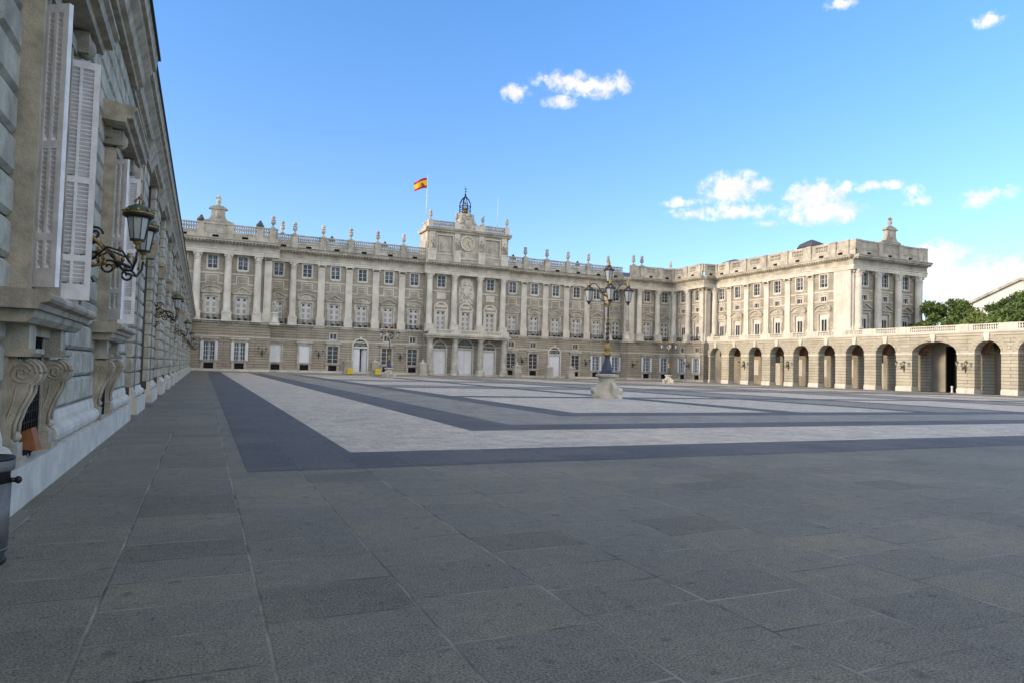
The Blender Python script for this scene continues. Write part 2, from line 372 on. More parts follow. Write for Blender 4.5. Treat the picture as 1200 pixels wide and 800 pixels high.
def ring(mb, a, b, c, d_, wd, y0, y1):   # rectangular surround
    mb.box(a-wd, a, y0, y1, c-wd, d_+wd); mb.box(b, b+wd, y0, y1, c-wd, d_+wd)
    mb.box(a, b, y0, y1, d_, d_+wd); mb.box(a, b, y0, y1, c-wd, c)
# window prototypes (u centred, wall face y=0, z absolute)
def noble(tri):
    b = MB(); b.box(-1.32,-1.0,-.12,.05,8.95,13.2); b.box(1.0,1.32,-.12,.05,8.95,13.2); b.box(-1.32,1.32,-.14,.05,13.2,13.42)
    b.box(-1.5,-1.3,-.09,.05,12.3,13.42); b.box(1.3,1.5,-.09,.05,12.3,13.42)
    b.box(-1.42,1.42,-.10,.05,13.42,13.72); b.box(-1.62,1.62,-.34,.05,13.72,13.92)
    if tri:
        b.prism([(-1.75,13.92),(1.75,13.92),(1.75,14.02),(0,14.92),(-1.75,14.02)], -.12, .04, 'y')
        for s_ in (-1, 1): b.prism([(s_*1.78,13.95),(s_*1.78,14.12),(0,15.02),(0,14.80)][::s_], -.42, -.02, 'y')
    else:
        P = [(1.75*math.cos(a)*1.0, 13.92+.98*math.sin(a)) for a in np.linspace(.12, PI-.12, 13)]
        b.prism([(1.75,13.9)]+P+[(-1.75,13.9)], -.12, .04, 'y')
        for i in range(len(P)-1):
            (xa,za),(xb_,zb) = P[i], P[i+1]; b.prism([(xa,za-.06),(xa*1.02,za+.12),(xb_*1.02,zb+.12),(xb_,zb-.06)], -.42, -.02, 'y')
    b.ball((0,-.14,14.3),.35,.1,.28); b.ball((-.6,-.13,14.12),.3,.08,.14); b.ball((.6,-.13,14.12),.3,.08,.14)
    return b.mesh('window_surround', LIMEW)
NOB = [noble(True), noble(False)]
def leaves():
    b = MB(); y = .2
    b.box(-1.0,-.93,.14,.26,9.0,13.2); b.box(.93,1.0,.14,.26,9.0,13.2); b.box(-.93,.93,.14,.26,13.1,13.2); b.box(-.05,.05,.13,.26,9.0,13.1)
    b.box(-.93,.93,.14,.26,12.28,12.36)
    for s_ in (-1, 1):
        x0, x1 = sorted((s_*.05, s_*.93)); b.box(x0,x1,.2,.25,9.0,12.28)
        for za, zb in ((9.15,10.1),(10.25,11.15),(11.3,12.15)): ring(b, x0+.2, x1-.2, za+.08, zb-.08, .06, .165, .2)
        ring(b, x0+.22, x1-.22, 12.52, 12.94, .2, .17, .25)
    return b.mesh('shutters', WHITEW)
LEAV = leaves()
gz = MB()
for s_ in (-1, 1):
    x0, x1 = sorted((s_*.05, s_*.93))
    for za, zb in ((9.15,10.1),(10.25,11.15),(11.3,12.15)): gz.box(x0+.2, x1-.2, .185, .199, za+.08, zb-.08)
GLZD = gz.mesh('glazing', mat('dark_glazing', (.13,.135,.14), .25, .25, 1, 0)); GLZ = gz.mesh('glazing', mat('curtained_glazing', (.30,.30,.29), .35, .2, 1, 0))  # greyish curtained panes, with a darker set picked at random
def pane_mesh(a, b_, c, d_, y): q = MB(); q.add([(a,y,c),(b_,y,c),(b_,y,d_),(a,y,d_)], [(0,1,2,3)]); return q.mesh('pane', GLASS)
PN_N = pane_mesh(-1,1,9,13.2,.3)
lv = MB(); lv.box(-1.0,-.55,.12,.2,9.0,12.2); lv.box(.55,1.0,.12,.2,9.0,12.2); lv.box(-.06,.06,.12,.2,9.0,12.2); lv.box(-1,1,.12,.2,12.2,13.2)
for s_ in (-1,1): ring(lv, *sorted((s_*.62,s_*.93)), 11.0, 12.0, .05, .09, .12)
LEAD2 = lv.mesh('shutters', WHITEW)
def balcony():
    b = MB(); b.box(-1.6,1.6,-.75,.0,8.86,9.02)
    for s_ in (-1, 1): b.prism([(0,8.86),(-.6,8.86),(-.5,8.7),(-.1,8.35),(0,8.3)], s_*1.3-.1, s_*1.3+.1, 'x')
    return b.mesh('balcony_slab', LIME)
def rail(w_, z0=9.02, z1=9.98, y=-.68):
    b = MB(); b.box(-w_,w_,y-.025,y+.025,z1-.05,z1); b.box(-w_,w_,y-.02,y+.02,z0+.08,z0+.12); b.box(-w_,w_,y-.02,y+.02,z0+.72,z0+.75)
    n = int(w_*2/.16)
    for i in range(n+1): x = -w_+i*2*w_/n; b.box(x-.014,x+.014,y-.014,y+.014,z0,z1-.05)
    for s_ in (-1,1):
        for k in range(4): b.box(s_*w_-.015,s_*w_+.015,y+.16*k-.015,y+.16*k+.015,z0,z1)
        b.box(s_*w_-.02,s_*w_+.02,y,0,z1-.05,z1)
    return b.mesh('railing', IRON)
BAL, RAIL = balcony(), rail(1.55)
flb = MB(); flb.box(-.22,.22,-.5,-.3,9.06,9.4); flb.box(-.26,.26,-.54,-.5,9.04,9.44); FLOOD = flb.mesh('floodlight', BLACKP)
def cross_sash(w_, z0, z1, rows, y=.2, m=WHITEW, mid=True):
    b = MB(); t = .07
    b.box(-w_,-w_+t,y-.04,y+.04,z0,z1); b.box(w_-t,w_,y-.04,y+.04,z0,z1); b.box(-w_+t,w_-t,y-.04,y+.04,z1-t,z1); b.box(-w_+t,w_-t,y-.04,y+.04,z0,z0+t)
    if mid: b.box(-.06,.06,y-.05,y+.03,z0+t,z1-t)
    for i in range(1, rows):
        z = z0+(z1-z0)*i/rows; b.box(-w_+t,-.06,y-.03,y+.02,z-.03,z+.03); b.box(.06,w_-t,y-.03,y+.02,z-.03,z+.03)
    return b.mesh('sash', m)
def mezz():
    b = MB(); ring(b,-.8,.8,18.1,20.4,.24,-.09,.04); b.prism([(-.95,17.88),(-.6,17.72),(.6,17.72),(.95,17.88)][::-1],-.07,.04,'y'); return b.mesh('window_surround', LIME)
MEZ, MEZS, MEZP = mezz(), cross_sash(.8,18.1,20.4,3), pane_mesh(-.8,.8,18.1,20.4,.25)
def curtain(a, b_, c, d_, y):
    q = MB(); n = 10; vs = []
    for i in range(n+1): x = a+(b_-a)*i/n; yy = y+(.03 if i % 2 else 0); vs += [(x,yy,c),(x,yy,d_)]
    q.add(vs, [(2*i,2*i+2,2*i+3,2*i+1) for i in range(n)]); return q.mesh('curtain', mat('window_blind', (.42,.47,.52), .8, .1, 2, 0))
MEZC = curtain(-.75,.75,18.9,20.4,.244)
def smallw(z0, z1, w_, wd=.14, m=LIME): b = MB(); ring(b,-w_,w_,z0,z1,wd,-.06,.04); return b.mesh('window_surround', m)
SMW, SMS, SMP = smallw(6.5,7.6,.62), cross_sash(.62,6.5,7.6,1), pane_mesh(-.62,.62,6.5,7.6,.25)
PSW, PSS, PSP = smallw(15.5,16.4,.6,.2), cross_sash(.6,15.5,16.4,1), pane_mesh(-.6,.6,15.5,16.4,.25)
def gsur():
    b = MB(); b.box(-1.3,-1.0,-.14,.05,1.9,5.2); b.box(1.0,1.3,-.14,.05,1.9,5.2); b.box(-1.3,1.3,-.15,.05,5.2,5.46)
    b.box(-1.42,1.42,-.18,.05,5.46,5.62); b.box(-1.6,1.6,-.42,.05,5.62,5.82); b.prism([(-1.6,5.82),(1.6,5.82),(1.4,5.98),(-1.4,5.98)],-.3,.04,'y')
    b.box(-1.45,1.45,-.30,.05,1.74,1.92)
    b.box(-1.25,-.8,-.12,.05,.4,1.74); b.box(.8,1.25,-.12,.05,.4,1.74); b.box(-.8,.8,-.12,.05,1.54,1.74)
    return b.mesh('window_surround', LIMEW)
GSUR = gsur()
GDK, GDP = cross_sash(1.0,1.95,5.2,4,.18,WHITEW), pane_mesh(-1,1,1.95,5.2,.25)
def gshut(kind):
    b = MB()
    if kind == 'blind':
        b.box(-1,1,.1,.16,1.95,5.2)
        for s_ in (-1,1):
            x0, x1 = sorted((s_*.05, s_*.97))
            for za, zb in ((2.1,3.0),(3.1,4.0),(4.1,5.05)): ring(b, x0+.18, x1-.18, za+.1, zb-.1, .05, .07, .1)
    else:
        b.box(-1,-.9,.1,.2,1.95,5.2); b.box(.9,1,.1,.2,1.95,5.2); b.box(-.9,.9,.1,.2,5.1,5.2); b.box(-.06,.06,.08,.2,1.95,5.1)
        for z in np.arange(2.1,5.0,.75): b.box(-.9,.9,.12,.19,z-.03,z+.03)
        for s_ in (-1,1):            # open louvred leaves at the sides
            x0, x1 = sorted((s_*.95, s_*1.42)); b.box(x0,x1,-.28,-.22,1.98,5.18)
            for z in np.arange(2.15,5.05,.13): b.box(x0+.07,x1-.07,-.305,-.28,z,z+.07)
    return b.mesh('shutters', WHITE)
GBL, GOP = gshut('blind'), gshut('open')
GCU = curtain(-.9,.9,1.95,5.1,.24)
def grille():
    b = MB()
    for x in np.arange(-.75,.8,.15): b.box(x-.015,x+.015,.05,.08,.42,1.54)
    b.box(-.8,.8,.05,.08,.9,.94); return b.mesh('grille', IRON)
GRI = grille(); q = MB(); q.add([(-.8,.3,.42),(.8,.3,.42),(.8,.3,1.54),(-.8,.3,1.54)],[(0,1,2,3)]); GRB = q.mesh('cellar_opening', DARK)

def capital(b, cx, cy, r, z0, z1, square=False):
    h_ = z1-z0
    if not square: b.lathe(cx, cy, [(r*.92,z0),(r*1.08,z0+.05*h_),(r*.95,z0+.1*h_),(r*1.12,z0+.4*h_),(r*1.0,z0+.45*h_),(r*1.28,z0+.8*h_),(r*1.2,z0+.86*h_)], 14)
    else: b.box(cx-r*.98,cx+r*.98,cy-r*.35,cy+r*.5,z0,z0+.5*h_); b.box(cx-r*1.1,cx+r*1.1,cy-r*.45,cy+r*.5,z0+.1*h_,z0+.2*h_); 
    dd = r*1.02
    for sx in (-1,1):
        for sy in ((-1,1) if not square else (-1,)):
            b.lathe(cx+sx*dd, cy+sy*dd*(1 if not square else .45), [(r*.1,z0+.55*h_),(r*.3,z0+.65*h_),(r*.32,z0+.8*h_),(r*.12,z0+.88*h_)], 6)
    for k in (-.5,0,.5): b.ball((cx+k*r*1.1,cy-(r*1.05 if not square else r*.45),z0+.35*h_), r*.2, r*.12, r*.3, 6, 4)
    b.box(cx-r*1.32,cx+r*1.32,cy-(r*1.32 if not square else r*.8),cy+(r*1.32 if not square else r*.4),z0+.86*h_,z1)
def column_mesh(r=.62):
    b = MB(); b.box(-r*1.28,r*1.28,-.6-r*1.28,0,8.9,10.35); b.box(-r*1.4,r*1.4,-.6-r*1.4,0,8.8,9.15); b.box(-r*1.38,r*1.38,-.6-r*1.38,0,10.2,10.36)
    b.lathe(0,-.6,[(r*1.25,10.36),(r*1.28,10.5),(r*1.08,10.6),(r*1.18,10.72),(r,10.82),(r,12.5),(r*.96,16),(r*.86,19.4)],20); return b
cb = column_mesh(); COL = cb.mesh('column', LIME); k_ = MB(); capital(k_,0,-.6,.56,19.4,20.65); CAPI = k_.mesh('capital', LIME)
pb = MB(); pb.box(-.64,.64,-.28,0,10.5,19.5); pb.box(-.82,.82,-.42,0,8.9,10.25); pb.box(-.88,.88,-.46,0,10.25,10.4); pb.box(-.74,.74,-.36,0,10.4,10.62); PIL = pb.mesh('pilaster', LIME)
k_ = MB(); capital(k_,0,-.1,.62,19.5,20.65,True); CAPP = k_.mesh('capital', LIME)
def column(f, u): c = f.place('column', COL, u); sub('capital', CAPI, c)
def pilaster(f, u, y=0): c = f.place('pilaster', PIL, u, y); sub('capital', CAPP, c)

def urn_mesh():
    b = MB(); b.box(-.38,.38,-.38,.38,0,.22)
    b.lathe(0,0,[(.3,.22),(.14,.4),(.12,.6),(.2,.72),(.42,.95),(.5,1.25),(.46,1.45),(.34,1.5),(.3,1.58),(.52,1.66),(.5,1.74),(.28,1.8),(.2,1.9),(.36,2.05),(.42,2.25),(.38,2.45),(.2,2.6),(.03,2.66)],12); return b.mesh('urn', LIMEW)
URN = urn_mesh(); URN.transform(Matrix.Scale(.9, 4))
def trophy_mesh():
    b = MB(); b.ball((0,0,.5),.5,.45,.5); b.ball((.35,.1,.25),.35,.3,.3); b.ball((-.4,-.1,.28),.32,.3,.35); b.ball((0,-.1,.98),.22,.22,.25); b.ball((.15,.1,1.0),.12,.12,.2)
    return b.mesh('trophy_ornament', LEAD)
TRO = trophy_mesh()
def statue_mesh(h_=2.6):
    s_ = h_/2.6; b = MB()
    b.box(-.34*s_,.34*s_,-.3*s_,.3*s_,0,.14*s_)
    b.lathe(0,0,[(.32*s_,.14*s_),(.36*s_,.4*s_),(.27*s_,1.0*s_),(.30*s_,1.3*s_),(.22*s_,1.5*s_),(.3*s_,1.8*s_),(.33*s_,2.05*s_),(.1*s_,2.16*s_),(.09*s_,2.24*s_)],9,True,0,1,.72)
    b.ball((0,-.03,2.4*s_),.15*s_,.16*s_,.19*s_); b.ball((0,-.03,2.5*s_),.17*s_,.17*s_,.12*s_)
    b.tube([(.3*s_,0,2.0*s_),(.46*s_,-.08,1.65*s_),(.38*s_,-.34*s_,1.5*s_),(.3*s_,-.42*s_,1.62*s_)],[.11*s_,.09*s_,.07*s_,.05*s_])
    b.tube([(-.3*s_,0,2.0*s_),(-.44*s_,.02,1.6*s_),(-.4*s_,-.1*s_,1.2*s_)],[.11*s_,.09*s_,.06*s_])
    b.tube([(-.3*s_,-.12*s_,1.9*s_),(.02,-.26*s_,1.55*s_),(.3*s_,-.24*s_,1.0*s_),(.34*s_,-.2*s_,.3*s_)],[.1*s_,.12*s_,.12*s_,.1*s_])
    b.tube([(-.15*s_,-.22*s_,1.2*s_),(-.18*s_,-.3*s_,.7*s_),(-.14*s_,-.26*s_,.16*s_)],[.12*s_,.14*s_,.1*s_])
    return b.mesh('statue', LIMEW)
STA = statue_mesh()

def entab(f, u0, u1, pr, eps=0):
    a = MB(); a.prism([(.3,20.65),(-pr,20.65),(-pr,20.98),(-pr-.05,20.98),(-pr-.05,21.3),(-pr-.16,21.36),(-pr-.16,21.46+eps),(.3,21.46+eps)], u0, u1, 'x'); f.mesh('architrave', a, LIME)
    b = MB(); z = 21.46+eps
    b.prism([(.3,z),(-pr+.03,z),(-pr+.03,22.35),(-pr-.15,22.42),(-pr-.2,22.58),(-pr-.42,22.62),(-pr-.42,22.72),(-pr-1.0,22.74),(-pr-1.02,22.98),(-pr-1.12,23.02),(-pr-1.18,23.18+eps),(.3,23.18+eps)], u0-(pr+.3)*0, u1, 'x')
    n = max(1, int((u1-u0)/.55))
    for i in range(n): x = u0+(i+.5)*(u1-u0)/n; b.box(x-.12,x+.12,-pr-.85,-pr-.2,22.5,22.735)
    f.mesh('cornice', b, LIMEW)
BALU = [(.12,0),(.15,.08),(.09,.2),(.17,.55),(.18,.75),(.08,1.15),(.13,1.25),(.12,1.3)]
def balus(b, u0, u1, z0, z1, y, sp=.36, back=False):
    h_ = z1-z0; b.box(u0,u1,y-.16,y+.16,z0,z0+.12*h_); b.box(u0,u1,y-.18,y+.18,z1-.14*h_,z1)
    n = max(1, int((u1-u0)/sp)); k = .74*h_/1.3
    for i in range(n):
        x = u0+(i+.5)*(u1-u0)/n; b.lathe(x, y, [(r*min(1,h_/1.3+.1), z0+.12*h_+zz*k) for r, zz in BALU], 6)
    if back: b.box(u0,u1,y+.12,y+.15,z0+.12*h_,z1-.14*h_)
PPED = MB().box(-.55,.55,-.45,.4,23.19,25.65).box(-.62,.62,-.52,.45,25.65,25.92).box(-.62,.62,-.5,.42,23.2,23.45).mesh('parapet_pedestal', LIMEW)
VENT = MB().box(-.5,.5,.12,.14,23.42,23.85).mesh('roof_vent', DARK)
def parapet(f, u0, u1, peds, pr, eps=0, back=False, solid=(), urns=True, top=25.9, y=None):
    """solid base course with vents, pedestals, balustrade between them"""
    y = -pr if y is None else y
    b = MB(); holes = []
    edges = sorted([u0]+[p for p in peds]+[u1]); hs = []
    for a, c in zip(edges, edges[1:]):
        if c-a > 2.5: m_ = (a+c)/2; hs.append((m_-.5, m_+.5, 23.42, 23.85))
    w_ = MB(); w_.holes(u0,u1,23.18,24.15+eps,hs,.4)
    w_.v = [(p[0],p[1]+y-.25,p[2]) for p in w_.v]
    w_.box(u0,u1,y-.33,y+.35,24.15+eps,24.3+eps)
    f.mesh('parapet_base', w_, LIMEW); 
    for h_ in hs: f.place('roof_vent', VENT, (h_[0]+h_[1])/2, y)
    for k in peds: f.place('parapet_pedestal', PPED, k, y)
    for a, c in zip(edges, edges[1:]):
        a2 = a+(.55 if a in peds else 0); c2 = c-(.55 if c in peds else 0)
        if c2-a2 < .25: continue
        s_ = MB()
        if any(a <= q <= c for q in solid) : s_.box(a2,c2,y-.15,y+.25,24.3+eps,top-.01); s_.box(a2,c2,y-.3,y+.3,top-.26,top-.005); ring(s_,a2+.5,c2-.5,24.6,top-.6,.12,y-.2,y-.15)
        elif back and c2-a2 > 2:
            e = (c2-a2)*.2; s_.box(a2,a2+e,y-.16,y+.2,24.3,top-.2); s_.box(c2-e,c2,y-.16,y+.2,24.3,top-.2); s_.box(a2,c2,y-.2,y+.22,top-.2,top-.003)
            balus(s_,a2+e,c2-e,24.3+eps,top-.21,y,.36,True)
        elif back: s_.box(a2,c2,y-.15,y+.2,24.3,top-.01)
        else: balus(s_,a2,c2,24.3+eps,top-.02,y)
        f.mesh('balustrade', s_, LIMEW)
    if urns:
        for k in (peds if urns is True else urns): f.place('urn', URN, k, y, top+.02)
def trims(f, spans, holeys=()):
    """string mouldings and stepped panel frames between pilasters; spans=[(ua,ub,uc)]"""
    for a, c, m_ in spans:
        t = MB(); t.box(a,c,-.07,.02,17.16,17.36); f.mesh('wall_moulding', t, LIME)
        if m_ is None: continue
        t = MB()
        for s_ in (-1, 1):
            x = m_+s_*1.05; e = a if s_ < 0 else c
            lo, hi = sorted((x-s_*0, e)); t.box(lo,hi,-.06,.02,15.42,15.58)
            lo, hi = sorted((x, x-s_*.16)); t.box(lo,hi,-.06,.02,15.421,16.95)
        t.box(m_-.89,m_+.89,-.06,.02,16.79,16.95)
        if m_ not in holeys: ring(t,m_-.62,m_+.62,15.72,16.42,.07,-.04,.02)
        f.mesh('panel_moulding', t, LIME)
def strings(f, u0, u1, eps=0, pr=.2):
    t = MB(); t.box(u0,u1,-pr-.12,.05,8.72,8.86+eps); t.box(u0,u1,-pr,.05,8.5,8.72); t.box(u0,u1,-.1,.04,6.08,6.26)
    f.mesh('string_course', t, LIME)
    b = MB(); b.box(u0,u1,-.16,.05,-.01,.42+eps); b.prism([(-.16,.42+eps),(.05,.42+eps),(.05,.5+eps),(-.06,.5+eps)][::-1],u0,u1,'x'); f.mesh('plinth', b, LIME)

cnt = [0]
def bay_windows(f, u, kind, mz, small=False, bal=True, tri=None, panelwin=False):
    """all windows of one bay; returns holes"""
    cnt[0] += 1; tri = (cnt[0] % 2) if tri is None else tri
    H = [(u-1,u+1,8.95,13.2),(u-.8,u+.8,18.1,20.4)]; G_ = []
    n = f.place('window', NOB[0 if tri else 1], u); sub('pane', PN_N, n)
    if panelwin: sub('shutters', LEAD2, n)
    else: sub('shutters', LEAV, n); sub('glazing', GLZ if random.random() < .68 else GLZD, n)
    if panelwin == 'dark':
        pass
    if bal:
        b = f.place('balcony', BAL, u); sub('railing', RAIL, b); sub('floodlight', FLOOD, b, (-.35,0,0)); sub('floodlight', FLOOD, b, (.75,0,0))
    m_ = f.place('window', MEZ, u); sub('sash', MEZS, m_); sub('pane', MEZP, m_)
    if random.random() < .6: sub('blind', MEZC, m_)
    if panelwin: p_ = f.place('window', PSW, u); sub('sash', PSS, p_); sub('pane', PSP, p_); H.append((u-.6,u+.6,15.5,16.4))
    if kind:
        gs = f.place('window', GSUR, u); G_ += [(u-1,u+1,1.95,5.2),(u-.8,u+.8,.42,1.54)]
        if kind == 'dark': sub('sash', GDK, gs); sub('pane', GDP, gs)
        elif kind == 'blind': sub('shutters', GBL, gs)
        else: sub('shutters', GOP, gs); sub('curtain', GCU, gs); sub('pane', GDP, gs)
        sub('grille', GRI, gs); sub('cellar_opening', GRB, gs)
        if mz: z_ = f.place('window', SMW, u); sub('sash', SMS, z_); sub('pane', SMP, z_); G_.append((u-.62,u+.62,6.5,7.6))
    return H, G_
def walls(f, u0, u1, H, Gh, low=True, zt=20.65):
    a = MB(); a.holes(u0,u1,8.6,zt,H,.35); f.mesh('upper_wall', a, UPW)
    if low: b = MB(); b.holes(u0,u1,0,8.6,Gh,.35); f.mesh('ground_floor_wall', b, RUST)

# arched doors of the ground floor
def arched_door(f, u, w_, zd, openleaf=False):
    r = w_/2
    s_ = MB(); zs = zd+.35
    s_.archband(-r,r,zs,.3,-.14,.05); s_.box(-r-.3,-r,-.14,.05,0,zs); s_.box(r,r+.3,-.14,.05,0,zs); s_.box(-r,r,-.1,.3,zd,zs)
    s_.box(-.22,.22,-.3,.05,zs+r-.03,zs+r+.6)
    o = f.place('doorway', s_.mesh('door_surround', LIME), u)
    fl = MB()   # iron fanlight
    for k in range(9):
        a = PI*k/8; fl.tube([(r*.3*math.cos(a),.2,zs+r*.3*math.sin(a)),(r*.98*math.cos(a),.2,zs+r*.98*math.sin(a))],.035,4)
        if k < 8: a2 = a+PI/16; fl.tube([(r*.75*math.cos(a2+q)*1.0,.2,zs+r*.75*math.sin(a2+q)) for q in (-.18,-.06,.06,.18)],.03,4)
    for rr in (.3,.6,.97): fl.tube([(r*rr*math.cos(PI*i/16),.2,zs+r*rr*math.sin(PI*i/16)) for i in range(17)],.035,4)
    sub('fanlight', fl.mesh('fanlight', WHITEW), o)
    gp = MB(); gp.add([(-r,.28,zs),(r,.28,zs),(r,.28,zs+r),(-r,.28,zs+r)],[(0,1,2,3)]); sub('pane', gp.mesh('pane', GLASS), o)
    for sgn in (-1, 1):
        d_ = MB(); x0, x1 = (-r+.02,-.015) if sgn < 0 else (.015,r-.02)
        d_.box(x0,x1,.18,.26,.25,zd)
        for za, zb in ((.5,1.7),(1.9,zd-1.4),(zd-1.2,zd-.2)): ring(d_,x0+.22,x1-.22,za,zb,.06,.14,.18)
        if openleaf and sgn > 0: d_.v = [(x1+(p[0]-x1)*.72, p[1]+(x1-p[0])*.5, p[2]) for p in d_.v]
        sub('door_leaf', d_.mesh('door_leaf', WHITE), o)
    dk = MB(); dk.box(-r,r,1.2 if openleaf else .3,1.3 if openleaf else .36,0,zd); 
    if openleaf: dk.box(-r-.02,-r,.26,1.2,0,zd); dk.box(r,r+.02,.26,1.2,0,zd)
    sub('dark_interior', dk.mesh('dark_interior', DARK), o)
    # spandrel fill of the rectangular wall hole
    sp = MB(); sp.arch(-r,r,zs,zs+r+.05,0,.35); sub('arch_spandrel', sp.mesh('arch_spandrel', RUST), o)
    return (u-r,u+r,0,zs+r+.05)

# --- left pavilion, Y=132
fS = F('S', 132); H, Q = [], []
for u, k in ((-14.1,None),(-9.1,None),(-4.1,'open'),(.85,'open'),(5.85,'open')):
    h_, g_ = bay_windows(fS, u, k or 'blind', False); H += h_; Q += g_
walls(fS,-17,10.9,H,Q); trims(fS,[(-12.0,-6.6,-9.1),(-6.0,-2.2,-4.1),(-1.0,2.8,.85),(4.0,7.8,5.85)]); strings(fS,-17,10.98)
for u in (-6.6,-1.6,3.4,8.4): column(fS,u)
pilaster(fS,10.15); pilaster(fS,-11.6)
entab(fS,-17,11.9,1.15); parapet(fS,-17,11.5,[-16,-11.6,-6.6,-1.3,3.5,8.4,10.6],1.15,solid=(1.0,),urns=[10.6])
fM.place('urn', URN, 12.6, -.4, 25.92) if False else put('urn', URN, pal, (12.6,134.75,25.92))
for u in (-1.3, 8.4): fS.place('trophy_ornament', TRO, u, -1.1, 25.92)
rt = MB(); rt.holes(0,3.3,8.6,20.65,[],.1)      # east return of the left pavilion
rt.v = [(10.9, 132+p[0], p[2]) for p in rt.v]; rt.build('upper_wall', UPW, pal)
rt = MB(); rt.add([(10.9,132,0),(10.9,135.3,0),(10.9,135.3,8.6),(10.9,132,8.6)],[(0,1,2,3)]); rt.build('ground_floor_wall', RUST, pal)
# --- main plane, Y=135.15
fM = F('S', 135.15)
WL = [12.25,17.45,22.72,27.98,33.25,38.5]; WR = [2*CX-u for u in WL]
KL = ['blind','blind','dark',None,'dark','dark']; KR = ['open','open','dark',None,'dark','dark']
for side, WS, KS in ((0,WL,KL),(1,WR,KR)):
    H, Q = [], []
    for i, (u, k) in enumerate(zip(WS, KS)):
        h_, g_ = bay_windows(fM, u, k, (i in (2,4,5) or (side and i == 2)), tri=(i+1) % 2 if side == 0 else i % 2); H += h_; Q += g_
        if k is None: Q.append(arched_door(fM, u, 2.7, 5.0, openleaf=(side == 0)))
    a, b = (10.9,40.6) if side == 0 else (2*CX-40.6,88.0)
    walls(fM,a,b,H,Q)
    pl = [20.08,25.35,30.6,35.87]; cl = 14.85
    if side: pl = [2*CX-p for p in pl]; cl = 2*CX-cl
    for p in pl: pilaster(fM,p)
    column(fM, cl)
    strings(fM,a,b)
    ed = sorted([cl]+pl)
    sp_ = sorted(ed+[a-.6 if side == 0 else 2*CX-40.9, b+.6 if side else 40.9])
    trims(fM,[(p+.64,q_-.64,m_) for p,q_,m_ in zip(sp_,sp_[1:],sorted(WS))])
    entab(fM,a,b,.4,.003)
    parapet(fM,a,b,[u for u in sorted(pl+[cl])],.4,.003)
# --- centre block, Y=134.4
fC = F('S', 134.4); H = []; WC = [44.0, CX, 54.86]
for i, u in enumerate(WC):
    s_ = MB(); s_.box(-1.15,-.85,-.1,.05,9.0,13.2); s_.box(.85,1.15,-.1,.05,9.0,13.2); s_.box(-1.5,-1.15,-.16,.05,9.0,13.2); s_.box(1.15,1.5,-.16,.05,9.0,13.2); s_.box(-1.5,1.5,-.2,.05,13.2,13.5)
    s_.archband(-1.3,1.3,13.5,.3,-.16,.05); s_.box(-1.0,1.0,-.03,.02,13.9,14.4)
    n = fC.place('window', s_.mesh('window_surround', LIME), u); sub('shutters', LEAV, n); sub('glazing', GLZ, n); sub('pane', PN_N, n); H.append((u-1,u+1,8.95,13.2))
    if i != 1:
        m_ = fC.place('window', MEZ, u); sub('sash', MEZS, m_); sub('pane', MEZP, m_); H.append((u-.8,u+.8,18.1,20.4))
        t = MB(); t.box(-.95,.95,-.12,.02,15.6,16.95); fC.place('inscription_panel', t.mesh('panel', LIME), u)
Q = [arched_door(fC, 44.0, 2.7, 5.2), arched_door(fC, CX, 3.4, 5.45), arched_door(fC, 54.86, 2.7, 5.2)]
walls(fC,40.6,2*CX-40.6,H,Q); strings(fC,40.6,2*CX-40.6,.005,.15)
for sx, e in ((40.6,1),(2*CX-40.6,-1)):
    r_ = MB(); r_.add([(sx,134.4,0),(sx,135.2,0),(sx,135.2,20.65),(sx,134.4,20.65)],[(0,1,2,3)]); r_.build('upper_wall', UPW, pal)
CC = [CX-8.1, CX-2.8, CX+2.8, CX+8.1]
for u in CC: column(fC,u)
entab(fC,40.2,2*CX-40.2,1.15,.006)
trims(fC,[(CC[0]+.7,CC[1]-.7,None),(CC[2]+.7,CC[3]-.7,None)])
# coat of arms over the middle window
ca = MB(); ca.prism([(-.6,18.6),(-.6,17.3),(-.3,16.6),(0,16.4),(.3,16.6),(.6,17.3),(.6,18.6)],-.35,0,'y'); ca.ball((0,-.2,18.9),.5,.25,.35); ca.ball((0,-.2,19.35),.2,.2,.25)
for s_ in (-1,1):
    for k in range(7): ca.ball((s_*(.75+.28*math.sin(k*1.3)),-.15,15.5+k*.55),.34,.2,.34)
    ca.tube([(s_*.7,-.2,18.6),(s_*1.2,-.2,19.2),(s_*1.35,-.2,19.9)],[.1,.08,.05]); ca.tube([(s_*.6,-.2,16.7),(s_*1.3,-.2,15.9),(s_*1.5,-.2,15.3)],[.12,.1,.06])
ca.box(-1.5,1.5,-.1,.02,15.0,15.25); ca.prism([(-1.5,15.2),(1.5,15.2),(1.75,17),(1.4,19.2),(.8,20.2),(-.8,20.2),(-1.4,19.2),(-1.75,17)],-.06,.02,'y')
rc_ = random.Random(3)
for k in range(46): a_ = rc_.uniform(0,2*PI); q_ = rc_.uniform(.55,1.0); ca.ball((1.45*q_*math.cos(a_),-.12,17.6+2.3*q_*math.sin(a_)),rc_.uniform(.12,.26),.14,rc_.uniform(.12,.3),6,4)
fC.place('coat_of_arms', ca.mesh('coat_of_arms', LIME), CX)
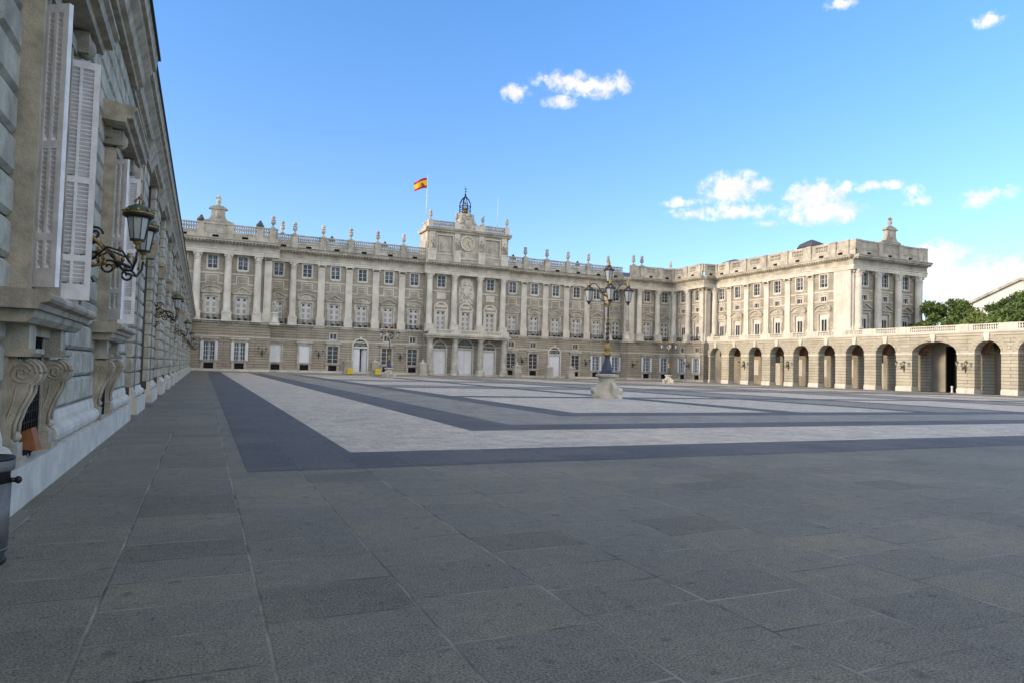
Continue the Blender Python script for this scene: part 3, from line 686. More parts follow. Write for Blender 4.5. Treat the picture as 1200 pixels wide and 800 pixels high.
# portico: columns, slab, balustrade
pc = MB(); pc.lathe(0,0,[(1.05,.1),(1.05,.35),(.95,.4),(.95,.95),(1.0,1.05),(.82,1.12),(.7,1.25),(.62,1.4),(.62,3),(.58,5),(.52,6.75)],20); PCOL = pc.mesh('portico_column', LIMEW)
k_ = MB(); capital(k_,0,0,.52,6.75,7.6); PCAP = k_.mesh('capital', LIMEW)
for u in CC: c = put('portico_column', PCOL, pal, (u,132.5,0)); sub('capital', PCAP, c)
sl = MB(); sl.box(CX-8.9,CX+8.9,131.6,134.3,7.6,7.95); sl.box(CX-9.15,CX+9.15,131.35,134.3,7.95,8.3); sl.build('portico_slab', LIMEW, pal)
for u in CC: MB().box(u-.6,u+.6,131.5,132.1,8.3,9.35).build('portico_pedestal', LIME, pal)
for a, c in zip(CC, CC[1:]): bb = MB(); bb.box(a+.6,c-.6,131.62,131.95,8.3,8.5); bb.box(a+.6,c-.6,131.58,132.0,9.15,9.34); bb.box(a+.6,a+1.1,131.65,131.92,8.5,9.15); bb.box(c-1.1,c-.6,131.65,131.92,8.5,9.15); bb.build('portico_parapet', LIME, pal)
for a, c in zip(CC, CC[1:]): bb = MB(); balus(bb,a+1.1,c-1.1,8.5,9.16,131.8,.24); bb.build('balustrade', LIME, pal)
# clock attic
at = MB(); X0, X1 = CX-9.0, CX+8.9
at.holes(X0,X1,23.18,29.3,[(CX-6.9,CX-3.6,24.9,28.6),(CX+3.6,CX+6.9,24.9,28.6)],.25); at.v = [(p[0],133.5+p[1],p[2]) for p in at.v]
at.add([(X0,133.5,23.18),(X0,138.5,23.18),(X0,138.5,29.3),(X0,133.5,29.3)],[(0,3,2,1)]); at.add([(X1,133.5,23.18),(X1,138.5,23.18),(X1,138.5,29.3),(X1,133.5,29.3)],[(0,1,2,3)]); at.add([(X0,138.5,23.18),(X1,138.5,23.18),(X1,138.5,29.3),(X0,138.5,29.3)],[(3,2,1,0)])
at.box(CX-6.9,CX-3.6,133.75,133.8,24.9,28.6); at.box(CX+3.6,CX+6.9,133.75,133.8,24.9,28.6)
at.build('clock_attic', LIMEW, pal)
for m_ in (CX-5.25, CX+5.25):
    t = MB()
    ring(t,m_-1.65,m_+1.65,24.9,28.6,.2,133.38,133.55); ring(t,m_-1.1,m_+1.1,25.5,28.1,.1,133.66,133.76)
    for k in range(3): t.tube([(m_-.8,133.7,26+k*.35),(m_+.7,133.68,26.9+k*.3)],.09,5)
    t.build('attic_panel_moulding', LIME, pal)
for c_ in (X0+1.0, CX-2.7, CX+2.7, X1-1.0): MB().box(c_-.75,c_+.75,132.9,133.6,23.19,25.4).box(c_-.85,c_+.85,132.8,133.6,25.4,25.6).box(c_-.55,c_+.55,133.3,133.6,25.6,29.3).build('attic_pedestal', LIME, pal)
MB().box(CX-1.9,CX+1.9,133.3,133.6,24.0,24.3).build('attic_sill', LIME, pal)
for c_ in (X0+1.0, CX-2.7, CX+2.7, X1-1.0): put('statue', STA, pal, (c_,133.1,25.6))
t = MB(); prof = [(138.7,29.3),(133.1,29.3),(133.05,29.6),(132.75,29.7),(132.6,30.05),(138.9,30.05)]
t.prism(prof, X0-.5, X1+.5, 'x'); t.build('attic_cornice', LIMEW, pal)
for c_ in (X0+.5, CX-2.9, CX+2.9, X1-.5): MB().box(c_-.5,c_+.5,133.0,133.9,30.05,31.55).build('parapet_pedestal', LIME, pal)
MB().box(CX-2.4,CX+2.4,133.0,135.5,30.05,31.2).build('attic_parapet', LIME, pal)
for a, c in ((X0+1.0,CX-3.4),(CX+3.4,X1-1.0)): t = MB(); balus(t,a,c,30.05,31.5,133.35,.32); t.build('balustrade', LIMEW, pal)
t = MB(); balus(t,-137.9,-133.9,30.05,31.5,0,.32); t.v=[(X0+.3+p[1],-p[0],p[2]) for p in t.v]; t.build('balustrade', LIMEW, pal)
for c_ in (X0+.5, CX-2.9, CX+2.9, X1-.5): put('urn', URN, pal, (c_,133.4,31.56)).scale = (.85,.85,.85)
# clock
ck = MB(); ck.v = []
def disc(r0, r1, y0, y1, n=28):
    b = MB(); vs = []
    for k in range(n):
        a = 2*PI*k/n; vs += [(r1*math.cos(a),y0,r1*math.sin(a)),(r1*math.cos(a),y1,r1*math.sin(a)),(r0*math.cos(a),y0,r0*math.sin(a)),(r0*math.cos(a),y1,r0*math.sin(a))]
    fs = []
    for k in range(n):
        i, j = 4*k, 4*((k+1) % n); fs += [(i,j,j+2,i+2),(i,i+1,j+1,j),(i+2,j+2,j+3,i+3)]
    return b.add(vs, fs)
c_ = put('clock', disc(1.3,1.6,-.35,0).mesh('clock_surround', LIME), pal, (CX-.4,133.5,27.4))
CREAM = mat('clock_dial', (.52,.47,.32), .5, .06, 2, 0)
sub('clock_dial', disc(0.01,1.3,-.2,0).mesh('clock_dial', CREAM), c_)
mk = MB()
for k in range(12):
    a = PI*k/6; mk.tube([(1.0*math.sin(a),-.22,1.0*math.cos(a)),(1.2*math.sin(a),-.22,1.2*math.cos(a))],.035,4)
sub('hour_marks', mk.mesh('hour_marks', IRON), c_)
mk = MB(); mk.tube([(0,-.25,0),(.45,-.25,.35)],.05,4); mk.tube([(0,-.25,0),(.55,-.25,-.75)],.035,4); sub('clock_hand', mk.mesh('clock_hand', IRON), c_)
# crest over the clock, belfry
cr = MB(); cr.prism([(-1.0,30.0),(1.0,30.0),(1.2,30.9),(.7,31.8),(1.0,32.6),(0,33.2),(-1.0,32.6),(-.7,31.8),(-1.2,30.9)],-1.1,-.4,'y'); cr.prism([(-3.0,30.0),(3.0,30.0),(2.5,30.8),(1.9,31.3),(1.5,32.2),(-1.5,32.2),(-1.9,31.3),(-2.5,30.8)],-.95,-.5,'y'); cr.ball((0,-1.1,31.2),.8,.4,1.0); cr.ball((0,-.9,33.1),.55,.4,.5); cr.ball((-.9,-.8,32.6),.5,.4,.6); cr.ball((.9,-.8,32.6),.5,.4,.6); cr.ball((0,-1.0,32.6),.5,.3,.4)
for s_ in (-1,1): cr.tube([(s_*1.0,-.9,32.0),(s_*1.7,-.9,31.5),(s_*2.3,-.8,30.5),(s_*2.6,-.8,30.1)],[.25,.28,.25,.15]); cr.ball((s_*1.3,-1.0,30.6),.4,.3,.5)
put('crest', cr.mesh('crest', LIMEW), pal, (CX-.4,134.2,0))
cu = MB(); cu.lathe(0,0,[(1.9,31.2),(1.95,31.5),(1.8,31.6),(1.8,33.2),(2.0,33.35),(2.05,33.6),(1.4,33.7)],12); put('belfry_drum', cu.mesh('belfry_drum', LIMEW), pal, (CX-.5,135.2,0))
be = MB()
for k in range(8):
    a = 2*PI*k/8; x, y = 1.2*math.cos(a), 1.2*math.sin(a)
    be.tube([(x,y,33.6),(x,y,35.4)],.07,5); be.tube([(x,y,35.4),(x*.98,y*.98,36.1),(x*.65,y*.65,36.9),(x*.2,y*.2,37.5),(0,0,37.8)],.09,5); be.ball((x,y,35.5),.16)
for z, r in ((33.8,1.2),(35.4,1.2),(34.6,1.2)): be.tube([(r*math.cos(2*PI*k/16),r*math.sin(2*PI*k/16),z) for k in range(17)],.085,4)
be.tube([(0,0,37.6),(0,0,39.9)],[.1,.03],5); be.ball((0,0,38.0),.22); be.box(-.35,.35,-.03,.03,39.15,39.25); be.tube([(0,0,38.6),(.3,0,38.8)],.04,4); be.ball((0,0,38.7),.13)
bo = put('belfry', be.mesh('belfry', IRON), pal, (CX-.5,135.2,0))
bl = MB(); bl.lathe(0,0,[(.62,34.2),(.55,34.35),(.4,34.8),(.34,35.2),(.1,35.35)],10); bl.tube([(0,0,35.3),(0,0,36.6)],.06,5); sub('bell', bl.mesh('bell', GOLD), bo)
bl = MB(); bl.lathe(0,0,[(.3,36.0),(.2,36.3),(.05,36.5)],8); sub('bell', bl.mesh('bell', GOLD), bo)

# --- right pavilion south face Y=132 and its west return
H, Q = [], []
for u in (93.05, 98.0):
    h_, g_ = bay_windows(fS, u, 'open', False, bal=True); H += h_; Q += g_
walls(fS,88.0,100.5,H,Q); trims(fS,[(91.2,94.9,93.05),(96.2,99.6,98.0)]); strings(fS,87.9,100.5)
column(fS,90.55); column(fS,95.55); pilaster(fS,88.7); pilaster(fS,99.9)
entab(fS,87.0,100.5,1.15); parapet(fS,87.4,100.3,[88.3,90.6,95.5,99.7],1.15,back=True,urns=[88.3,90.6])
fR = F('W', 88.0); a = MB(); a.holes(-135.3,-132,8.6,20.65,[],.1); fR.mesh('upper_wall', a, UPW); b = MB(); b.holes(-135.3,-132,0,8.6,[],.1); fR.mesh('ground_floor_wall', b, RUST)
pilaster(fR,-132.75); strings(fR,-135.2,-131.9,.007); entab(fR,-135.0,-131.0,.9,.009)
# --- pavilion of the east wing, west face X=100.5
fP = F('W', 100.5); H, Q = [], []
for u, mz in ((-128.3,True),(-123.2,True)):
    h_, g_ = bay_windows(fP, u, 'open', mz, panelwin=True); H += h_; Q += g_
walls(fP,-132,-121,H,Q); trims(fP,[(-130.2,-126.6,-128.3),(-125.1,-122.3,-123.2)],(-128.3,-123.2)); strings(fP,-131.7,-120.9,.004)
column(fP,-125.8); column(fP,-130.9); pilaster(fP,-121.75)
entab(fP,-131,-119.9,1.15,.012); parapet(fP,-131,-120.2,[-130.5,-125.8,-121.2],1.15,.006,back=True,urns=False)
fQ = F('S', 121.0); a = MB(); a.holes(100.5,103.3,0,20.65,[],.1); fQ.mesh('upper_wall', a, UPW); pilaster(fQ,101.3); strings(fQ,100.4,103.2,.009)
entab(fQ,99.4,103.2,.9,.015); parapet(fQ,99.6,103.0,[],.9,.012,back=True,urns=False)
# --- upper storeys of the east wing, west face X=103.2
fW = F('W', 103.2); H, Q = [], []; WW = [118.5,113.6,108.0,102.45,96.9,91.3]
for u in WW: h_, g_ = bay_windows(fW, -u, None, False, bal=False, panelwin=True, tri=0); H += h_
walls(fW,-121,-85.4,H,Q,low=False); 
PW = [115.9,110.8,105.2,99.7,94.1]
for u in PW: pilaster(fW,-u)
bc = MB(); bc.box(-88.9,-85.35,-.3,0,8.9,20.65); bc.box(-89.05,-85.2,-.42,0,8.9,10.3); bc.box(-87.3,-87.1,-.33,-.3,10.5,20.6); fW.mesh('corner_pier', bc, LIME)
column(fW,-120.0)
trims(fW,[(-p+.64,-q_-.64,-m_) for p,q_,m_ in zip([121]+PW,PW+[88.3],WW)],[-x for x in WW])
entab(fW,-121,-84.6,.45,.018); parapet(fW,-121,-84.1,[-119.8]+[-p for p in PW]+[-88.6,-85.9],.45,.015,back=True,urns=False)
# --- south end of the wing, Y=85.4
fE = F('S', 85.4); H, Q = [], []; WE = [106.4,111.6,117.1]
for i, u in enumerate(WE): h_, g_ = bay_windows(fE, u, None, False, bal=False, panelwin=True, tri=1); H += h_
walls(fE,103.2,121.4,H,Q,low=False); pilaster(fE,103.95)
for u in (104.2,109.1,114.4,119.8): column(fE,u)
pilaster(fE,120.8)
trims(fE,[(105.0,108.4,106.4),(109.8,113.7,111.6),(115.1,119.1,117.1)],WE)
entab(fE,102.6,121.9,.85,.021); parapet(fE,102.5,121.6,[103.6,109.1,114.4,119.8,121.0],.75,.018,back=False,solid=(107,112,117),urns=False)
bk = MB(); bk.box(103.4,121.3,85.6,136,20.6,23.1); bk.box(121.3,121.4,85.4,150,0,23.1); bk.box(-17,121.3,150,151,0,23.1); bk.box(-17.1,-17,132,151,0,23.1); bk.build('rear_wall', UPW, pal)
rf = MB(); rf.box(-16.9,121.2,136.2,150.8,22.9,23.14); rf.box(103.8,121.2,86,132.4,23.105,23.13); rf.prism([(134,23.3),(142,26.0),(150,23.3)], -14, 119, 'x'); rf.prism([(105.5,23.3),(112.5,26.4),(119.5,23.3)], 89, 133, 'y'); rf.build('roof', SLATE, pal)
# crests (segmental ornament with ball finial)
def crest_mesh():
    b = MB(); b.box(-2.6,2.6,-.35,.35,0,.3)
    P = [(-2.4,.3),(-1.5,.6),(-1.15,1.2),(-1.1,2.3),(-1.5,2.45),(-1.45,2.65),(-.9,3.0),(0,3.25),(.9,3.0),(1.45,2.65),(1.5,2.45),(1.1,2.3),(1.15,1.2),(1.5,.6),(2.4,.3)]
    b.prism(P[::-1],-.4,.4,'y'); b.ball((0,-.42,1.5),.55,.15,.7); b.box(-1.55,1.55,-.55,.5,2.45,2.62)
    b.lathe(0,0,[(.35,3.2),(.18,3.4),(.4,3.7),(.42,3.95),(.2,4.2),(.16,4.4)],10); b.box(-.5,.5,-.12,.12,4.35,4.65); b.ball((0,0,4.75),.24)
    return b.mesh('crest', LIMEW)
CRE = crest_mesh()
put('crest', CRE, pal, (1.4,131.1,25.9)); put('crest', CRE, pal, (111.8,84.6,25.9)); put('crest', CRE, pal, (111.5,148,26.2), PI/2)
dm = MB(); dm.lathe(0,0,[(2.6,23.1),(2.6,27.0),(2.75,27.1),(2.2,27.9),(.9,28.5),(.1,28.8)],8,False); put('roof_lantern', dm.mesh('roof_lantern', SLATE), pal, (109,99.5,0))
put('chimney_cap', dm.mesh('roof_lantern', SLATE), pal, (109,121,-1.0)).scale=(1.4,1.4,1)
# statues on the pavilion corners
sp_ = MB(); sp_.lathe(0,0,[(.8,8.87),(.8,9.2),(.62,9.3),(.58,10.5),(.72,10.6),(.72,10.75)],14); SPED = sp_.mesh('statue_pedestal', LIME)
for x in (11.55, 87.3): p_ = put('statue_pedestal', SPED, pal, (x,131.4,0)); sub('statue', STA, p_, (0,0,10.75))
for a, c in ((10.6,12.4),(86.4,88.3)): MB().box(a,c,130.6,132.0,8.5,8.87).build('statue_ledge', LIME, pal)
for x in (32.5, 60.9, 22.0, 77): fM.place('trophy_ornament', TRO, x, 1.5, 25.5)

# ------------------------------------------------------------------ east arcade gallery, X=97.7
gal = thing('arcade_gallery', 'long sunlit stone arcade with round arches and a balustraded terrace, on the right', 'arcade', (97.7, 70, 0))
fA = F('W', 97.7)
ARCHES = [(113.75-5.606*i, 1.75, None) for i in range(8)] + [(66.75, 3.4, 1.8)] + [(59.15-5.606*i, 1.75, None) for i in range(8)]
S_ = 5.6; TH = 1.4; YEND = 15.0
cur = 116.0
for c_, r, rise in ARCHES + [(YEND, 0, None)]:
    a, b = -cur, -(c_+r)
    fA.mesh('pier', MB().box(a, b, 0, TH, 0, 8.1), ARC, gal)
    q = MB(); q.box(a-.02 if cur < 116 else a, b+.02, -.14, TH+.1, 0, .62); q.prism([(-.14,.62),(.0,.62),(.0,.72),(-.05,.72)][::-1], a, b, 'x'); fA.mesh('pier_base', q, LIME, gal)
    fA.mesh('impost', MB().box(a-.05, b+.05, -.08, TH+.05, 5.5, 5.72), LIME, gal)
    if r: fA.mesh('arch', MB().arch(-(c_+r), -(c_-r), S_, 8.1, 0, TH, rise), ARC, gal)
    cur = c_-r
KEY = MB(); KEY.prism([(-.24,-.1),(.24,-.1),(.4,1.05),(-.4,1.05)], -.28, .0, 'y'); KEYM = KEY.mesh('keystone', LIME)
for c_, r, rise in ARCHES:
    z = S_+(rise or r); fA.place('keystone', KEYM, -c_, 0, z, gal)
    ab = MB(); ab.archband(-(c_+r), -(c_-r), S_, .26, -.05, .02, rise); fA.mesh('archivolt', ab, ARC, gal)
    nv, ri = (13, rise or r); vo = MB(); e1 = .95 if not rise else .6     # voussoirs fanned over the arch
    for k in range(nv):
        if k == nv//2: continue
        a0, a1 = PI*k/nv+.012, PI*(k+1)/nv-.012; P = []
        for a_, e_ in ((a0,.27),(a1,.27),(a1,e1*(1 if k % 2 else .8)),(a0,e1*(1 if k % 2 else .8))): P.append((-c_+(r+e_)*math.cos(a_), S_+.13+(ri-.13+e_)*math.sin(a_)))
        P = [(x_, min(z_, 8.08)) for x_, z_ in P]
        vo.prism(P, -.03, .01, 'y')
    fA.mesh('voussoirs', vo, ARCP, gal)
cn = MB(); cn.prism([(TH,8.1),(-.05,8.1),(-.1,8.25),(-.35,8.45),(-.42,8.7),(TH,8.7)], -116, -YEND, 'x'); fA.mesh('cornice', cn, LIME, gal)
te = MB(); te.box(-116, -YEND, TH, 5.5, 8.55, 8.68); fA.mesh('terrace', te, LIME, gal)
ce = MB(); ce.box(-116, -YEND, TH, 5.4, 8.15, 8.2); fA.mesh('gallery_ceiling', ce, BRICKV, gal)
cur = 116.0
for c_, r, rise in ARCHES:
    vb = MB(); vb.arch(-(c_+r)-.3, -(c_-r)+.3, S_, 8.14, TH+1.6, TH+2.3, rise and rise+.3); fA.mesh('vault_rib', vb, BRICKV, gal)
    vb = MB(); vb.box(-(cur)+.3 if cur < 116 else -cur, -(c_+r)-.3, TH+1.6, TH+2.3, S_, 8.14); fA.mesh('vault_springing', vb, BRICKV, gal)
    cur = c_-r
bw = MB(); hs = []
for i, (c_, r, rise) in enumerate(ARCHES):
    if i in (1,3,4,5,7,9,11): hs.append((-c_-.75,-c_+.75,1.9,5.0))
    if i in (2,6): hs.append((-c_-.95,-c_+.95,.05,6.0))
    if i == 8: hs.append((-c_-1.9,-c_+1.0,.0,6.9))
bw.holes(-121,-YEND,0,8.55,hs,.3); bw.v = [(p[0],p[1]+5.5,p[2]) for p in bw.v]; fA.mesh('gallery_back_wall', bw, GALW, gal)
for (c_, r, rise), (c2, r2, _) in zip(ARCHES, ARCHES[1:]):     # pilasters of the back wall opposite the piers
    m_ = (c_-r+c2+r2)/2; fA.mesh('gallery_pilaster', MB().box(-m_-.85,-m_+.85,4.9,5.5,0,8.15), ARC, gal)
for h_ in hs:
    u = (h_[0]+h_[1])/2; w_ = (h_[1]-h_[0])/2
    if w_ > 1.2: q = MB(); q.box(h_[0],h_[1],7.5,7.6,0,7); q.box(h_[0]-.1,h_[0],5.8,7.5,0,7); q.box(h_[1],h_[1]+.1,5.8,7.5,0,7); q.box(h_[0],h_[1],5.8,7.6,6.9,7); fA.mesh('passage', q, DARK, gal); continue
    s_ = MB(); s_.box(-w_,w_,.12,.2,h_[2],h_[3]*(1 if w_ < .9 else .72)); 
    if w_ > .9: ring(s_,-w_+.25,-.12,.6,4.0,.05,.08,.12); ring(s_,.12,w_-.25,.6,4.0,.05,.08,.12)
    o = fA.place('door' if w_ > .9 else 'window', s_.mesh('leaf', WHITEW), u, 5.5, 0, gal)
    sub('pane', pane_mesh(-w_,w_,h_[2],h_[3],.24), o)
y_ = -.12
peds = [116.0-.3] + [ (a_[0]-a_[1]+b_[0]+b_[1])/2 for a_, b_ in zip(ARCHES, ARCHES[1:]) ] + [YEND+.4]
TPED = MB().box(-.6,.6,y_-.2,y_+.25,8.7,9.66).mesh('terrace_pedestal', LIME)
for p in peds: fA.place('terrace_pedestal', TPED, -p, 0, 0, gal)
for p, q_ in zip(peds, peds[1:]):
    bs = MB(); bs.box(-p+.6,-p+1.2,y_-.14,y_+.2,8.7,9.64); bs.box(-q_-1.2,-q_-.6,y_-.14,y_+.2,8.7,9.64)
    balus(bs,-p+1.2,-q_-1.2,8.7,9.62,y_,.3); fA.mesh('balustrade', bs, LIME, gal)
en = MB(); en.box(97.7,103.2,YEND-.5,YEND,0,8.7); en.build('end_wall', ARC, gal)

# ------------------------------------------------------------------ west wing beside the camera (faces east)
wing = thing('gallery_wing', 'grey rusticated stone wing with shuttered windows, running away along the left edge', 'building', (-2, 60, 0))
fL = F('E', -2.0); CH = .46
def rb(b, y0, y1, z0, z1, front, back, nblk=None, ch=.05, lmin=.85, holes=()):
    """courses of chamfered blocks; front/back are local y"""
    z = z0; row = 0
    while z < z1-.05:
        zt = min(z+CH, z1); segs = [(y0, y1)]
        for a, c, e, f_ in holes:
            if zt > e+.02 and z < f_-.02:
                segs = [s for p, q_ in segs for s in ((p, min(q_, a)), (max(p, c), q_)) if s[1]-s[0] > .08]
        for p, q_ in segs:
            n = max(1, round((q_-p)/(nblk or 1.15))); L = (q_-p)/n; off = 0
            cuts = [p]
            if n > 1:
                for i in range(1, n): cuts.append(p+L*i+(L*.25 if row % 2 else -L*.25))
            cuts.append(q_)
            for a, c in zip(cuts, cuts[1:]):
                jf = random.uniform(-.008, .008); b.cblock(a+.012, c-.012, z+.014, zt-.014, back, front+jf, ch)
        z += CH; row += 1
NB_END = 22.1
WIN = [3.5, 10.3, 17.1]
hl = []
for c_ in WIN: hl += [(c_-.75,c_+.75,2.3,6.05),(c_-.7,c_+.7,.45,2.06)]
body = MB(); body.holes(-12, NB_END, 0, 9.0, hl, .5); body.v = [(p[0], p[1]+.06, p[2]) for p in body.v]; fL.mesh('wall_core', body, GRANJ, wing)
bl_ = MB(); 
hb = [(c_-1.12,c_+1.12,2.1,6.36) for c_ in WIN]+[(c_-1.12,c_+1.12,.4,2.3) for c_ in WIN]
rb(bl_, -12, NB_END, .92, 8.75, -.02, .1, holes=hb); fL.mesh('rusticated_wall', bl_, GRAN, wing)
pl_ = MB(); 
y = -12.0
while y < NB_END-.1:
    y2 = min(y+1.7, NB_END); pl_.box(y+.003,y2-.003,-.2,.1,0,.47); y = y2
fL.mesh('plinth', pl_, PLIN, wing)
to = MB()
segs_ = [-12]+[v for c_ in WIN for v in (c_-1.25, c_+1.25)]+[NB_END-.1]
for a, b in zip(segs_[::2], segs_[1::2]):
    P = [(.05,.47),(-.06,.47)]+[(-.06-.1*math.sin(t_), .60-.13*math.cos(t_)) for t_ in np.linspace(.2,PI-.2,7)]+[(-.06,.73),(-.06,.80),(-.03,.92),(.05,.92)]
    fL.mesh('base_moulding', MB().prism(P[::-1], a, b, 'x'), PLIN, wing)
# windows of the near block
def near_window(c_, nm):
    s_ = MB()
    for s2 in (-1,1):
        x0, x1 = sorted((s2*.72, s2*1.14)); s_.box(x0,x1,-.16,.3,2.38,6.0); xx = sorted((s2*1.04, s2*1.14)); s_.box(xx[0],xx[1],-.21,-.16,2.38,6.1); xx = sorted((s2*.72, s2*.78)); s_.box(xx[0],xx[1],-.19,-.16,2.38,6.0)
        s_.box(s2*1.1-.14,s2*1.1+.14,-.34,-.02,6.02,6.32); s_.ball((s2*1.1,-.3,6.12),.13,.12,.16)
        x0, x1 = sorted((s2*.7, s2*1.12)); s_.box(x0,x1,-.04,.3,.47,2.2)
    s_.box(-1.14,1.14,-.2,.3,5.98,6.14); s_.box(-1.3,1.3,-.14,.3,6.14,6.40)
    o = fL.place('window', s_.mesh('window_surround', LIMEN), c_, 0, 0, wing)
    h_ = MB(); h_.prism([(.05,6.36),(-.42,6.34),(-.44,6.42),(-.54,6.44),(-.56,6.56),(-.62,6.60),(-.62,6.66),(.05,6.76)][::-1], -1.78, 1.78, 'x'); sub('hood', h_.mesh('hood', LIMEN), o)
    l_ = MB(); P = [(.1,2.2),(-.40,2.2),(-.42,2.26)]+[(-.46-.06*math.sin(t_), 2.33-.06*math.cos(t_)) for t_ in np.linspace(0,PI,6)]+[(-.42,2.40),(.1,2.42)]
    l_.prism(P[::-1], -1.72, 1.72, 'x'); l_.prism([(.1,2.06),(-.28,2.06),(-.34,2.12),(-.36,2.198),(.1,2.198)][::-1], -1.6, 1.6, 'x'); sub('sill', l_.mesh('sill', LIMEN), o)
    # bowed block, cap and scroll consoles under the sill
    for s2 in (-1,1):
        k = s2*.93; u_ = MB()
        u_.box(k-.17,k+.17,-.22,.1,1.78,2.06); u_.prism([(.1,1.70),(-.26,1.70),(-.30,1.74),(-.30,1.79),(.1,1.79)][::-1],k-.23,k+.23,'x')
        sub('console_block', u_.mesh('console_block', LIMEN), o); u_ = MB()
        u_.box(k-.2,k+.2,-.14,.1,.47,.72); u_.box(k-.24,k+.24,-.18,.1,.47,.56)
        sub('console_foot', u_.mesh('console_foot', LIMEN), o)
    sub('lintel', MB().box(-.76,.76,-.1,.1,1.95,2.06).mesh('lintel', LIMEN), o)
    # S profile
    S1 = []
    cz, cy, r = 1.52, -.17, .15
    for t_ in np.linspace(PI*.5, -PI*.35, 12): S1.append((cy-r*math.cos(t_)*1.0, cz+r*math.sin(t_)))
    S1 += [(-.23,1.30),(-.15,1.12),(-.10,.95),(-.09,.80),(-.12,.72),(.1,.72),(.1,1.67)]
    for s2 in (-1,1):
        k = s2*.93; q_ = MB(); q_.prism(S1, k-.14, k+.14, 'x')
        S2 = [(p[0]-.02, p[1]) for p in S1[:16]]
        q_.tube([(k-.115,p[0],p[1]) for p in S2],.022,6); q_.tube([(k+.115,p[0],p[1]) for p in S2],.022,6)
        for side in (-1,1):   # volute spirals on the cheeks
            pts = []
            for i in range(34): a = PI*.5-i*.46; rr = .138*(1-i/38); pts.append((k+side*.142, cy-rr*math.cos(a), cz+rr*math.sin(a)))
            q_.tube(pts,.011,5)
            q_.tube([(k+side*.142,-.03,.8),(k+side*.142,-.04,1.0),(k+side*.142,-.1,1.2),(k+side*.142,-.12,1.36)],.010,5)
        q_.ball((k,-.11,.80),.1,.06,.06)
        sub('scroll_console', q_.mesh('scroll_console', LIMEN), o)
    gr = MB()
    for x in np.arange(-.65,.7,.13): gr.tube([(x,-.02,.47),(x,-.02,1.95)],.012,5)
    for z in np.arange(.62,1.95,.13): gr.tube([(-.7,-.02,z),(.7,-.02,z)],.009,4)
    sub('cellar_grille', gr.mesh('cellar_grille', IRON), o)
    dk = MB(); dk.add([(-.7,.3,.45),(.7,.3,.45),(.7,.3,2.0),(-.7,.3,2.0)],[(0,1,2,3)]); sub('cellar_opening', dk.mesh('cellar_opening', DARK), o)
    cs = MB(); cs.box(-.73,-.65,.12,.22,2.42,5.98); cs.box(.65,.73,.12,.22,2.42,5.98); cs.box(-.07,.07,.1,.22,2.42,5.98); cs.box(-.65,.65,.12,.22,5.85,5.98)
    for z in (2.5,3.4,4.3,5.2): cs.box(-.65,.65,.13,.2,z-.03,z+.03)
    sub('casement', cs.mesh('casement', WHITEW), o); sub('pane', pane_mesh(-1,1,2.4,6,.26), o)
    # louvred leaves standing open
    def leaf(w_, z0, z1, flip=False):
        b = MB(); st = .075; t_ = .030
        b.box(0,st,-t_,t_,z0,z1); b.box(w_-st,w_,-t_,t_,z0,z1); b.box(w_/2-.018,w_/2+.018,-t_*1.05,t_*1.05,z0+.2,z1-.1)
        zz = [z0, z0+.26, z0+.55, z0+(z1-z0)*.52, z1]
        b.box(st,w_-st,-t_,t_,z0,z0+.22); b.box(st,w_-st,-t_,t_,z1-.1,z1)
        for zc in (z0+.58, z0+(z1-z0)*.5): b.box(st,w_-st,-t_*1.02,t_*1.02,zc-.045,zc+.045)
        z = z0+.25
        while z < z1-.13:
            if abs(z+.02-(z0+.58)) > .06 and abs(z+.02-(z0+(z1-z0)*.5)) > .06:
                b.prism([(-.02,z-.004),(-.02,z+.008),(.02,z+.066),(.02,z+.054)][::-1] if flip else [(.02,z-.004),(.02,z+.008),(-.02,z+.066),(-.02,z+.054)], st, w_-st, 'x')
            z += .058
        for zh in (z0+.5, (z0+z1)/2, z1-.5): b.tube([(-.005,0,zh-.06),(-.005,0,zh+.06)],.014,6)
        return b.mesh('shutter', SHUT)
    LF = leaf(.34, 2.5, 5.82); LF2 = leaf(.46, 2.5, 5.86)
    a2 = sub('shutter', LF, o, (-.77,-.15,0), R(-124))
    b2 = sub('shutter', LF2, o, (.88,-.05,0), R(-83))
    return o
for c_ in WIN: near_window(c_, '')
# cornice, near block (stands forward) and arcade part
def cove(x):   # local (y,z) profile
    return [(.3,8.72),(-x+.42,8.72),(-x+.40,8.80),(-x+.30,8.84),(-x+.26,9.05),(-x+.12,9.2),(-x+.10,9.28),(-x+.02,9.30),(-x+.01,9.52),(-x-.02,9.6),(.3,9.6)]
co = MB(); co.prism(cove(.58)[::-1], -12, 20.3, 'x'); fL.mesh('cornice', co, LIMEN, wing)
co = MB(); co.prism(cove(.49)[::-1], 20.3, 131.5, 'x'); fL.mesh('cornice', co, LIMEN, wing)
gt = MB(); gt.box(-12,20.3,-.66,-.3,9.603,9.66); gt.box(20.303,131.5,-.56,-.2,9.603,9.66); fL.mesh('gutter', gt, BLACKP, wing)
ro = MB(); ro.prism([(-.3,9.62),(5.2,10.3),(10.5,9.62)], -12, 131.5, 'x'); fL.mesh('roof', SLATE and ro, SLATE, wing)
